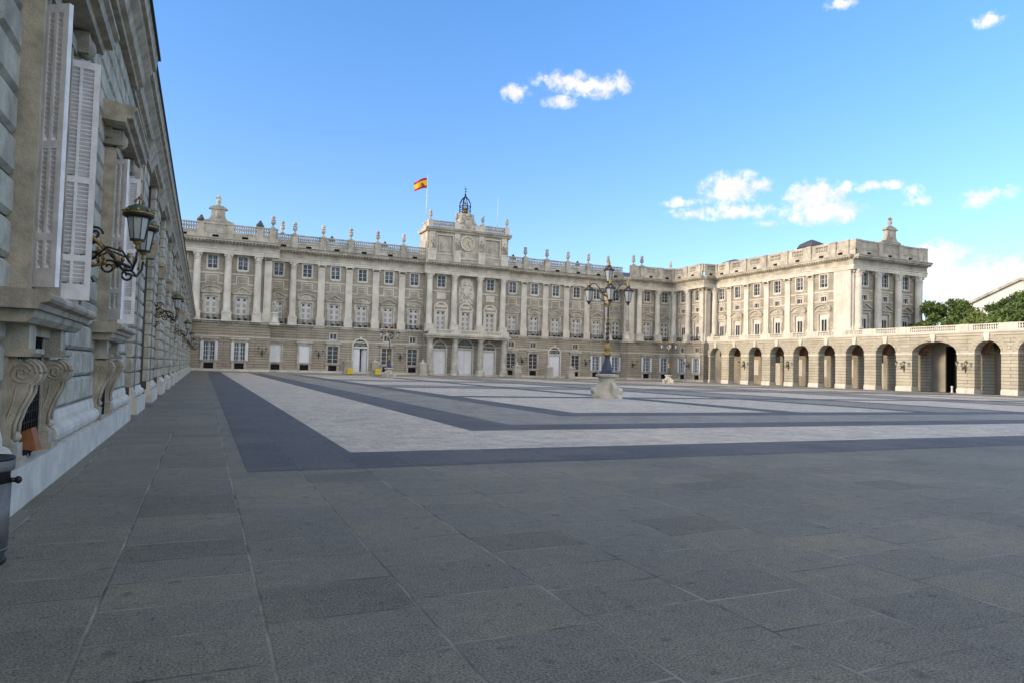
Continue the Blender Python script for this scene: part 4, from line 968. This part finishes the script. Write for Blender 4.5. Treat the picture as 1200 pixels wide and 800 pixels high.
# bays
PIER0, PER = 24.3, 7.0
core = MB(); corelist = []
pd, tr, ru, kk, br_, up_ = MB(), MB(), MB(), [], MB(), MB()
CON = MB(); CON.prism([(.1,8.2),(-.1,8.2),(-.13,8.3),(-.30,8.72),(.1,8.72)][::-1],-1.25,1.25,'x'); CONM = CON.mesh('cornice_bracket', LIMEN)
KE = MB(); KE.prism([(.2,5.5),(-.14,5.5),(-.26,5.75),(-.28,6.0),(-.20,6.2),(.2,6.28)][::-1],-.3,.3,'x'); KE.box(-.4,.4,-.16,.2,6.05,6.2); KEM = KE.mesh('keystone', LIMEN)
nb_ = 15
recess = MB(); arch_ = MB(); rustr = MB(); 
for i in range(nb_):
    a = PIER0+PER*i; b = a+3.0
    pd = MB(); pd.box(a-.1,b+.1,-.2,.1,0,.52)
    P = [(.05,.52),(-.06,.52)]+[(-.06-.09*math.sin(t_), .63-.11*math.cos(t_)) for t_ in np.linspace(.2,PI-.2,6)]+[(-.06,.74),(-.03,.84),(.05,.84)]
    pd.prism(P[::-1], a-.05, b+.05, 'x'); fL.mesh('pier_pedestal', pd, PLIN, wing)
    fL.mesh('pier_core', MB().box(a+.02,b-.02,.03,1.2,0,8.72), GRANJ, wing)
    ru = MB(); rb(ru, a, b, .84, 8.72, -.02, .2, nblk=(1.5 if i < 6 else 3.0)); fL.mesh('rusticated_pier', ru, GRAN, wing)
    c0, c1 = b, a+PER
    if i == nb_-1: c1 = min(c1, 131.5)
    fL.mesh('bay_wall', MB().box(c0,c1,.9,1.0,0,8.72), GRANJ, wing)
    fL.mesh('bay_arch', MB().arch(c0,c1,4.7,8.72,.36,.9,1.1), GRANJ, wing)
    for j0, j1 in ((c0,c0+.55),(c1-.55,c1)): rustr = MB(); rb(rustr, j0, j1, .0, 4.6, .34, .6); fL.mesh('jamb', rustr, GRAN, wing)
    up_ = MB(); rb(up_, c0, c1, 6.3, 8.72, .28, .4, nblk=(1.3 if i < 6 else 4), ch=.03); fL.mesh('spandrel_blocks', up_, GRAN, wing)
    fL.place('keystone', KEM, (c0+c1)/2, 0, 0, wing); fL.place('cornice_bracket', CONM, (a+b)/2, 0, 0, wing)
# first bay between block and pier
fL.mesh('bay_wall', MB().box(NB_END,PIER0,.5,.6,0,8.72), GRANJ, wing); rustr = MB(); rb(rustr, NB_END, PIER0, 0.0, 8.72, .34, .5); fL.mesh('recessed_blocks', rustr, GRAN, wing)
for i in range(nb_):
    c_ = PIER0+PER*i+5.0; wv = MB(); wv.box(-1.3,-1.2,.8,.88,.5,5.6); wv.box(1.2,1.3,.8,.88,.5,5.6); wv.box(-.05,.05,.8,.88,.5,5.6); wv.box(-1.3,1.3,.8,.88,4.5,4.6)
    for z in (1.5,2.5,3.5): wv.box(-1.2,1.2,.81,.87,z-.03,z+.03)
    o = fL.place('window', wv.mesh('window_frame', WHITEW), c_, 0, 0, wing)
    sub('pane', pane_mesh(-1.25,1.25,.5,5.6,.86), o)
bkk = MB(); bkk.box(-12.4,-3.05,-12,131.5,0,9.6); bkk.build('rear_block', GRAN, wing)
for y in (24.6, 31.5): fL.mesh('conduit', MB().tube([(y,-.06,.0),(y,-.06,8.7)],.02,5), LIMEN, wing)

# ------------------------------------------------------------------ lanterns on the walls
def lantern_meshes(s=1.0):
    """glass body, frame and dome; origin at the glass bottom"""
    gl = MB(); gl.lathe(0,0,[(.135*s,0),(.21*s,.46*s)],8,False,PI/8)
    fr = MB()
    for k in range(8):
        a = 2*PI*k/8+PI/8; fr.tube([(.138*s*math.cos(a),.138*s*math.sin(a),0),(.214*s*math.cos(a),.214*s*math.sin(a),.46*s)],.009*s,4)
    fr.lathe(0,0,[(.15*s,-.02*s),(.15*s,.015*s)],8,False,PI/8); fr.lathe(0,0,[(.235*s,.445*s),(.29*s,.48*s),(.30*s,.5*s),(.28*s,.515*s)],16)
    dm_ = MB(); dm_.lathe(0,0,[(.285*s,.515*s),(.285*s,.55*s),(.25*s,.62*s),(.19*s,.68*s),(.1*s,.72*s),(.05*s,.735*s)],16)
    gd = MB(); gd.lathe(0,0,[(.294*s,.52*s),(.297*s,.545*s),(.285*s,.56*s)],16)
    for k in range(8): a = 2*PI*k/8; gd.ball((.27*s*math.cos(a),.27*s*math.sin(a),.59*s),.04*s,.04*s,.035*s,6,4); gd.tube([(.07*s*math.cos(a),.07*s*math.sin(a),.73*s),(.095*s*math.cos(a),.095*s*math.sin(a),.79*s),(.05*s*math.cos(a),.05*s*math.sin(a),.85*s),(0,0,.87*s)],.009*s,4)
    gd.ball((0,0,.88*s),.03*s); gd.lathe(0,0,[(.02*s,-.2*s),(.05*s,-.16*s),(.03*s,-.12*s),(.07*s,-.07*s),(.10*s,-.02*s)],8)
    return gl.mesh('glass', LGLASS), fr.mesh('lantern_frame', IRON), dm_.mesh('dome', GREEN), gd.mesh('gilding', GOLD)
LM = lantern_meshes(.82)
def spiral(b, c, r0, turns, r, plane, sgn=1, a0=0, n=20):
    pts = []
    for i in range(n+1):
        a = a0+sgn*turns*2*PI*i/n; rr = r0*(1-.8*i/n); pts.append(tuple(Vector(c)+plane[0]*rr*math.cos(a)+plane[1]*rr*math.sin(a)))
    b.tube(pts, r, 5)
def wall_lantern(label, loc, rz, group):
    """twin lantern bracket; local y=0 wall face, outward -y"""
    t = thing('wall_lantern', label, 'lantern', loc, group, rz)
    Y, Z, X = Vector((0,-1,0)), Vector((0,0,1)), Vector((1,0,0))
    ir = MB(); ir.box(-.07,.07,-.04,0,-.75,.55); ir.tube([(0,-.03,.1),(0,-.25,.22),(0,-.45,.05),(0,-.6,-.12),(0,-.8,-.2)],[.04,.045,.04,.035,.03],6)
    for s_ in (-1,1):
        ir.tube([(0,-.55,-.1),(s_*.2,-.7,-.28),(s_*.45,-.85,-.3),(s_*.62,-.92,-.15),(s_*.64,-.93,.0)],.022,6)
        ir.tube([(0,-.2,-.1),(s_*.25,-.45,.1),(s_*.4,-.7,.02),(s_*.3,-.8,-.15)],.018,5)
    for c_, r0 in (((0,-.22,-.12),.17),((0,-.45,-.22),.14),((0,-.22,.35),.13),((0,-.12,-.5),.12),((0,-.75,-.35),.12)): spiral(ir, c_, r0, 1.5, .02, (Y,Z))
    sub('bracket', ir.mesh('bracket', IRON), t)
    go = MB(); spiral(go,(.03,-.25,-.1),.13,1.3,.022,(Y,Z),-1,1.0); spiral(go,(-.03,-.25,-.1),.13,1.3,.022,(Y,Z),-1,1.0)
    for k in range(16): go.ball((random.uniform(-.08,.08),-.08-.045*k,-.05+.16*math.sin(k*1.7)),.045,.04,.05,6,4)
    for s_ in (-1,1): go.tube([(s_*.02,-.05,.3),(s_*.03,-.2,.28),(s_*.02,-.35,.12),(s_*.02,-.5,-.02)],[.03,.035,.03,.01],5); spiral(go,(s_*.5,-.88,-.12),.09,1.2,.016,(X,Z),s_)
    go.ball((0,-.06,.6),.06,.05,.1); go.ball((0,-.05,-.8),.05,.04,.1)
    sub('gilded_leaves', go.mesh('gilded_leaves', GOLD), t)
    for s_ in (-1,1):
        l_ = sub('lantern', LM[1], t, (s_*.64,-.93,.2)); sub('glass', LM[0], l_); sub('dome', LM[2], l_); sub('gilding', LM[3], l_)
    return t
wl0 = wall_lantern('large gilt twin lantern bracket between the two nearest shuttered windows on the left wall', (-2.02,13.75,3.50), PI/2, 'twin lantern brackets on the left wing')
names = ['second', 'third', 'fourth', 'fifth', 'sixth']
for i, yy in enumerate((34.0,55.0,76.0,97.0,118.0)):
    copy_thing(wl0, (-2.05, yy-.2, 3.75), PI/2, f'{names[i]} twin lantern bracket along the left wing, counted from the nearest')
SL = [(9.65,131.98,'beside the statue corner of the left pavilion'),(20.1,135.13,'under the second pilaster right of the left pavilion'),(36.0,135.13,'between the last two windows left of the portico'),
      (62.95,135.13,'between the first two windows right of the portico'),(78.8,135.13,'right of the arched door at the right half of the palace front'),(89.3,131.98,'at the left corner of the right pavilion')]
for x, y_, where in SL: copy_thing(wl0, (x,y_,3.6), 0, f'dark wall lantern {where}')['group'] = 'dark lanterns on the palace front'
for x, y_, where in [(100.46,125.8,'on the far corner block left of the first arch')]: copy_thing(wl0, (x,y_,3.6), -PI/2, f'dark wall lantern {where}')['group'] = 'dark lanterns on the palace front'
for y_, where in [(105.3,'on the pier between the second and third arches'),(94.1,'on the pier between the fourth and fifth arches'),(71.4,'on the pier just left of the wide arch'),(62.1,'on the pier just right of the wide arch')]:
    copy_thing(wl0, (97.68,y_,3.7), -PI/2, f'dark lantern bracket {where}')['group'] = 'dark lanterns on the arcade piers'

# ------------------------------------------------------------------ lamp posts
def lamp_post(label, loc, top, group):
    t = thing('street_lamp', label, 'street lamp', loc, group)
    st = MB(); st.lathe(0,0,[(1.0,0),(1.0,.14),(.78,.14),(.78,.3),(.62,.34),(.52,.8),(.52,1.25),(.62,1.34),(.74,1.42),(.74,1.55),(.45,1.6)],8,False,PI/8)
    for k in range(4):
        a = PI/4+k*PI/2-R(32); ca_, sa_ = math.cos(a), math.sin(a)
        b = MB(); b.prism([(.5,0),(1.5,0),(1.52,.12),(1.42,.2),(1.45,.3),(1.55,.55),(1.50,.72),(1.35,.78),(1.15,.7),(1.0,.75),(.85,1.0),(.72,1.12),(.5,1.15)],-.2,.2,'y')
        b.ball((1.38,0,.6),.2,.24,.2); b.ball((1.36,0,.15),.16,.26,.13); b.v = [(p[0]*.84,p[1]*.85,p[2]*(.9 if p[2] > .3 else 1)) for p in b.v]
        st.add([(p[0]*ca_-p[1]*sa_, p[0]*sa_+p[1]*ca_, p[2]) for p in b.v], b.f)
    sub('stone_base', st.mesh('stone_base', LIMEW), t)
    bs_ = MB(); bs_.lathe(0,0,[(.5,1.6),(.5,1.68),(.36,1.74),(.34,1.95),(.24,2.3),(.18,2.5),(.16,2.7)],12); sub('pedestal', bs_.mesh('pedestal', NAVY), t)
    po = MB(); po.lathe(0,0,[(.11,2.6),(.1,4.0),(.085,5.6),(.08,6.9)],10)
    sub('pole', po.mesh('pole', NAVY), t)
    go = MB(); go.lathe(0,0,[(.15,2.7),(.25,2.82),(.25,2.88),(.14,2.95),(.2,3.1),(.22,3.3),(.15,3.5),(.12,3.6)],12)
    h1 = MB()
    for ph in (0, PI): go.tube([(.115*math.cos(ph+i*.5),.115*math.sin(ph+i*.5),3.6+i*.05) for i in range(30)],.03,5)
    go.lathe(0,0,[(.11,5.1),(.085,5.25),(.08,5.9),(.14,6.1),(.2,6.2),(.12,6.35),(.11,6.6),(.2,6.8),(.14,7.0)],10)
    for k in range(4): a = k*PI/2+.5; go.ball((.25*math.cos(a),.25*math.sin(a),6.75),.09,.09,.14)
    sub('gilded_fittings', go.mesh('gilded_fittings', GOLD), t)
    ar = MB(); LS = []
    for k in range(4):
        a = k*PI/2-R(27); ca_, sa_ = math.cos(a), math.sin(a); LS.append((1.28*ca_,1.28*sa_))
        ar.tube([(r*ca_,r*sa_,z) for r, z in ((.1,6.6),(.35,6.75),(.6,7.15),(.85,7.45),(1.1,7.45),(1.28,7.25))],.035,6)
        ar.tube([(r*ca_,r*sa_,z) for r, z in ((.1,6.3),(.4,6.35),(.7,6.6),(.75,6.9),(.55,6.95),(.5,6.8))],.028,5)
    ar.tube([(0,0,6.9),(0,0,7.5)],.05,6); sub('arm', ar.mesh('arm', IRON), t)
    gl = MB(); gl.lathe(0,0,[(.16,0),(.3,.7)],6,False); GLm = gl.mesh('glass', LGLASS)
    fr = MB()
    for k in range(6): a = PI/3*k; fr.tube([(.165*math.cos(a),.165*math.sin(a),0),(.305*math.cos(a),.305*math.sin(a),.7)],.016,4)
    fr.lathe(0,0,[(.05,-.22),(.08,-.12),(.18,-.02),(.18,.02)],6); fr.lathe(0,0,[(.36,.69),(.40,.73),(.3,.82),(.14,.95),(.1,1.0)],6,False); FRm = fr.mesh('lantern_frame', NAVY)
    gd = MB(); gd.lathe(0,0,[(.1,1.0),(.16,1.06),(.06,1.12),(.12,1.2),(.02,1.32)],8)
    for k in range(6): a = PI/3*k; gd.ball((.36*math.cos(a),.36*math.sin(a),.78),.05,.05,.09,5,4)
    GDm = gd.mesh('gilding', GOLD)
    for x, y_ in LS: l_ = sub('lantern', FRm, t, (x,y_,6.28)); sub('glass', GLm, l_); sub('gilding', GDm, l_)
    if top: l_ = sub('lantern', FRm, t, (0,0,7.62)); sub('glass', GLm, l_); sub('gilding', GDm, l_)
    else:
        f_ = MB(); f_.lathe(0,0,[(.05,7.4),(.14,7.55),(.05,7.7),(.1,7.85),(.02,8.1)],8); sub('finial', f_.mesh('finial', GOLD), t)
    return t
grp = 'ornate lamp posts on the plaza'
lamp_post('tall gilt lamp post with five lanterns on a carved stone base, the nearest one', (24.15,38.6,0), True, grp)
l2 = lamp_post('distant gilt lamp post on a stone base, left of the portico', (25.0,100,0), False, grp); l2.scale = (.95,.95,.93)
l3 = copy_thing(l2, (74.2,98.5,0), 0, 'distant gilt lamp post on a stone base, near the left end of the arcade'); l3.scale = (.95,.95,.95)
l4 = copy_thing(l2, (74.6,38.5,0), 0, 'unseen')
for o_ in [l4]+list(l4.children_recursive): bpy.data.objects.remove(o_)

# ------------------------------------------------------------------ stone bollard piers and yellow barriers in front
sb = MB(); sb.box(-.85,.85,-.85,.85,.1,.4); sb.box(-.7,.7,-.7,.7,.4,2.2); sb.box(-.85,.85,-.85,.85,2.2,2.42); sb.lathe(0,0,[(.75,2.42),(.55,2.6),(.2,2.75),(.14,2.9),(.2,3.05),(.12,3.2),(.02,3.28)],8)
ring(sb,-.4,.4,.75,1.9,.1,-.76,-.7)
SBM = sb.mesh('stone_pier', LIMEW)
for x, where in ((24.9,'left of the open arched door'),(30.1,'right of the open arched door'),(39.6,'just left of the portico columns'),(60.1,'just right of the portico columns'),(67.6,'left of the closed arched door on the right'),(72.9,'right of the closed arched door on the right')):
    tag(put('stone_pier', SBM, None, (x,131.3,0)), f'free-standing carved stone pier with pointed top, {where}', 'stone pier', 'stone piers before the palace front')
for x, wh in ((25.1,'left'),(30.3,'right')):
    t = thing('barrier_block', f'yellow barrier block before the stone pier {wh} of the open arched door', 'barrier', (x-.1,129.3,.1), 'yellow barrier blocks by the open door')
    b = MB(); b.prism([(-.5,0),(.5,0),(.42,1.05),(-.42,1.05)],-.25,.25,'y'); sub('body', b.mesh('body', YEL), t)
    b = MB(); b.tube([(-.2,-.26,.5),(0,-.26,.75),(.2,-.26,.5),(0,-.26,.35),(-.2,-.26,.5)],.02,4); sub('emblem', b.mesh('emblem', mat('grey_mark_%s' % wh, (.2,.18,.1), .6, 0, 1, 0)), t)
# bollard in the wide arch
bo_ = MB(); bo_.lathe(0,0,[(.22,0),(.22,.1),(.15,.15),(.14,.75),(.2,.8),(.17,.95),(.05,1.0)],10); tag(put('bollard', bo_.mesh('bollard', WHITE), None, (101,66.2,0)), 'small white bollard standing inside the wide arch', 'bollard')

# ------------------------------------------------------------------ flag, mast
t = thing('flagpole', 'white flagpole flying a red and yellow flag, left of the clock pavilion', 'flagpole', (CX-8.8,135.5,31.5))
p_ = MB(); p_.tube([(0,0,-1.4),(0,0,9.3)],[.09,.05],8); p_.ball((0,0,9.35),.1); sub('pole', p_.mesh('pole', WHITE), t)
def flagstrip(a, b, y=0):
    nx = 22; vs = []; fs = []
    for i in range(nx+1):
        s_ = i/nx
        for k in (a, (a+b)/2, b):
            x = -.05-s_*2.65; dz = -1.15*s_*s_*.5-.45*s_+(.12*math.sin(s_*6)*s_); hgt = 2.2-.35*s_
            vs.append((x+.08*math.sin(6*k), .28*math.sin(s_*7+k*1.2)*s_*.9+y, 9.15-2.25+ dz + k*hgt))
    for i in range(nx):
        for k in range(2): fs.append((3*i+k,3*i+3+k,3*i+4+k,3*i+1+k))
    m_ = MB(); m_.add(vs, fs, True); return m_
fl = sub('flag', flagstrip(.25,.75).mesh('flag', YELF), t)
sub('red_stripe', flagstrip(.75,1.0).mesh('red_stripe', REDF), fl); sub('red_stripe', flagstrip(0,.25).mesh('red_stripe', REDF), fl)
em = MB(); ex, ez = -1.05, 7.4; em.prism([(ex-.2,ez+.25),(ex-.2,ez-.1),(ex,ez-.3),(ex+.2,ez-.1),(ex+.2,ez+.25)],-.12,.3,'y'); em.box(ex-.4,ex-.3,-.12,.3,ez-.25,ez+.25); em.box(ex+.3,ex+.4,-.12,.3,ez-.25,ez+.25); em.box(ex-.16,ex+.16,-.12,.3,ez+.28,ez+.42)
sub('emblem', em.mesh('emblem', mat('emblem_red', (.35,.06,.03), .7, 0, 1, 0)), fl)
p_ = MB(); p_.tube([(0,0,0),(0,0,8.4)],[.07,.03],8); tag(put('mast', p_.mesh('mast', WHITE), None, (CX+7.1,135.5,31.5-1.4)), 'bare thin white mast right of the clock pavilion', 'mast')

# ------------------------------------------------------------------ litter bin and orange box by the left wall
t = thing('litter_bin', 'round steel litter bin with black liner at the left edge', 'litter bin', (-1.585,6.93,0))
b = MB(); b.lathe(0,0,[(.15,.0),(.155,.10),(.172,.10),(.176,.66),(.17,.66)],28); sub('body', b.mesh('body', STEEL), t)
b = MB(); b.lathe(0,0,[(.188,.76),(.192,.77),(.195,.84),(.188,.85)],28); b.lathe(0,0,[(.178,.12),(.181,.125),(.178,.13)],28); sub('rim', b.mesh('rim', STEEL), t)
b = MB(); b.lathe(0,0,[(.17,.64),(.165,.76),(.19,.845),(.2,.86),(.19,.875),(.12,.86)],28); b.lathe(0,0,[(.16,0),(.17,.02),(.16,.05)],20); sub('liner', b.mesh('liner', BLACKP), t)
b = MB(); b.tube([(.15,0,.68),(.21,-.01,.68)],.02,8); b.ball((.225,-.01,.68),.028,.028,.032); sub('lock_knob', b.mesh('lock_knob', BLACKP), t)
t = thing('floodlight', 'orange-brown box on thin dark legs leaning in the cellar window nearest the camera', 'floodlight', (-1.97,10.15,.48)); t.scale = (.85,.85,.85)
b = MB(); vs = [(0,-.16,.12),(.2,-.16,.10),(.2,.16,.10),(0,.16,.12),(-.02,-.15,.36),(.12,-.16,.42),(.12,.16,.42),(-.02,.15,.36)]
b.add(vs, [(0,3,2,1),(4,5,6,7),(0,1,5,4),(1,2,6,5),(2,3,7,6),(3,0,4,7)]); sub('housing', b.mesh('housing', ORNG), t)
for s_ in (-1,1): b = MB(); b.tube([(.08,s_*.1,.12),(.07,s_*.1,0)],.012,6); sub('leg', b.mesh('leg', IRON), t)

# ------------------------------------------------------------------ trees and far building behind the arcade
LEAF = []
for nm, c_ in (('foliage_mid', (.10, .155, .035)), ('foliage_dark', (.065, .11, .03)), ('foliage_light', (.14, .19, .045))):
    m = bpy.data.materials.new(nm); m.use_nodes = True; h = G(m.node_tree); b = m.node_tree.nodes['Principled BSDF']
    P = m.node_tree.nodes.new('ShaderNodeNewGeometry'); f_ = h.ramp(h.noise(P.outputs['Position'], .8, 4, .7), .3, .7)
    m.node_tree.links.new(h.mix(f_, tuple(x*.6 for x in c_), tuple(x*1.35 for x in c_)), b.inputs['Base Color']); b.inputs['Roughness'].default_value = .7; LEAF.append(m)
def tree(x, y, h_, rad, label, seed, m=0, nclump=62, leaf=.34):
    rnd = np.random.RandomState(seed)
    t = thing('tree', label, 'tree', (x,y,0), 'trees behind the arcade')
    tr_ = MB(); tr_.tube([(0,0,0),(.1,.1,h_*.3),(-.1,0,h_*.55),(0,0,h_*.8)],[.45,.35,.22,.08],8)
    cl = []
    for i in range(nclump):
        a = rnd.uniform(0,2*PI); zz = rnd.uniform(-.8,1); rr = math.sqrt(max(0,1-zz*zz*.8))*rnd.uniform(.45,1)
        cl.append((rad*rr*math.cos(a), rad*rr*math.sin(a), h_*.66+zz*h_*.33, rnd.uniform(.14,.26)*rad))
    for c_ in cl[:12]: tr_.tube([(0,0,h_*.4),(c_[0]*.5,c_[1]*.5,(h_*.42+c_[2])/2),(c_[0],c_[1],c_[2])],[.16,.1,.04],5)
    sub('trunk', tr_.mesh('trunk', BARK), t)
    V, Fc = [], []
    for cx, cy, cz, cr in cl:
        n = int(210*(cr/(.2*rad))**2)
        d_ = rnd.normal(size=(n,3)); d_ /= np.linalg.norm(d_,axis=1)[:,None]; p = d_*cr*rnd.uniform(.35,1.1,(n,1))*np.array([1.15,1.15,.8])+np.array([cx,cy,cz])
        for q_ in p:
            u_ = rnd.normal(size=3); u_ /= np.linalg.norm(u_); v_ = np.cross(u_, rnd.normal(size=3)); v_ /= np.linalg.norm(v_); s_ = leaf*rnd.uniform(.5,1.1)
            i0 = len(V); V += [tuple(q_-u_*s_),tuple(q_+v_*s_*.5),tuple(q_+u_*s_),tuple(q_-v_*s_*.5)]; Fc.append((i0,i0+1,i0+2,i0+3))
    me = bpy.data.meshes.new('crown'); me.from_pydata(V, [], Fc); me.materials.append(LEAF[m]); sub('crown', me, t)
def at(px, Y, py=400):   # world x on plane Y seen at pixel px (horizontal only)
    return Y*math.tan(yaw+math.atan((px-600)/foc))
TR = [(1110,80,15.6,5.6,'rounded green tree directly right of the palace wing corner',1,0),(1096,98,15.0,4.5,'darker tree tucked behind the palace wing corner',2,1),
      (1136,82,12.8,4.2,'low tree between the palace wing and the gabled building',3,1),(1158,70,12.6,4.0,'low bright tree in front of the gabled building',4,2),
      (1192,70,16.3,4.6,'tall dark tree at the right edge in front of the gabled building',5,1),(1222,60,15,5.0,'tree partly cut by the right edge of the picture',6,0),(1176,62,12.2,3.6,'lowest bush-like tree just above the terrace balustrade on the right',7,0)]
for px, Y, hh, rd, lb, sd_, m_ in TR: tree(at(px,Y), Y, hh, rd, lb, sd_, m_)
ga = R(60.65); gb = thing('gabled_building', 'cream building with a low pediment gable beyond the trees at right', 'building', (222*math.sin(ga), 222*math.cos(ga), 0), None, -ga)
W2, ZE, ZA = 10.4, 22.6, 28.2
sub('wall', MB().prism([(-W2,0),(3*W2,0),(3*W2,ZE-.5),(W2,ZE),(0,ZA),(-W2,ZE)][::-1], 0, 26, 'y').mesh('wall', CREAMB), gb)
w_ = MB()
for sg in (-1,1): w_.prism([(sg*(W2+.9),ZE-.3),(0,ZA+.1),(0,ZA+.8),(sg*(W2+.9),ZE+.4)][::sg], -.8, 26.5, 'y')
sub('roof', w_.mesh('roof', LIMEW), gb); sub('cornice', MB().box(-W2-.6,W2+.6,-.6,0,ZE-1.3,ZE-.5).mesh('cornice', CREAMB), gb)
for k in range(5): x_ = -W2+1.4+k*(2*W2-2.8)/4; sub('pilaster', MB().box(x_-.7,x_+.7,-.35,0,0,ZE-1.3).mesh('pilaster', CREAMB), gb)
for o in list(bpy.data.objects):
    if o.type == 'MESH' and not o.data.polygons: bpy.data.objects.remove(o)
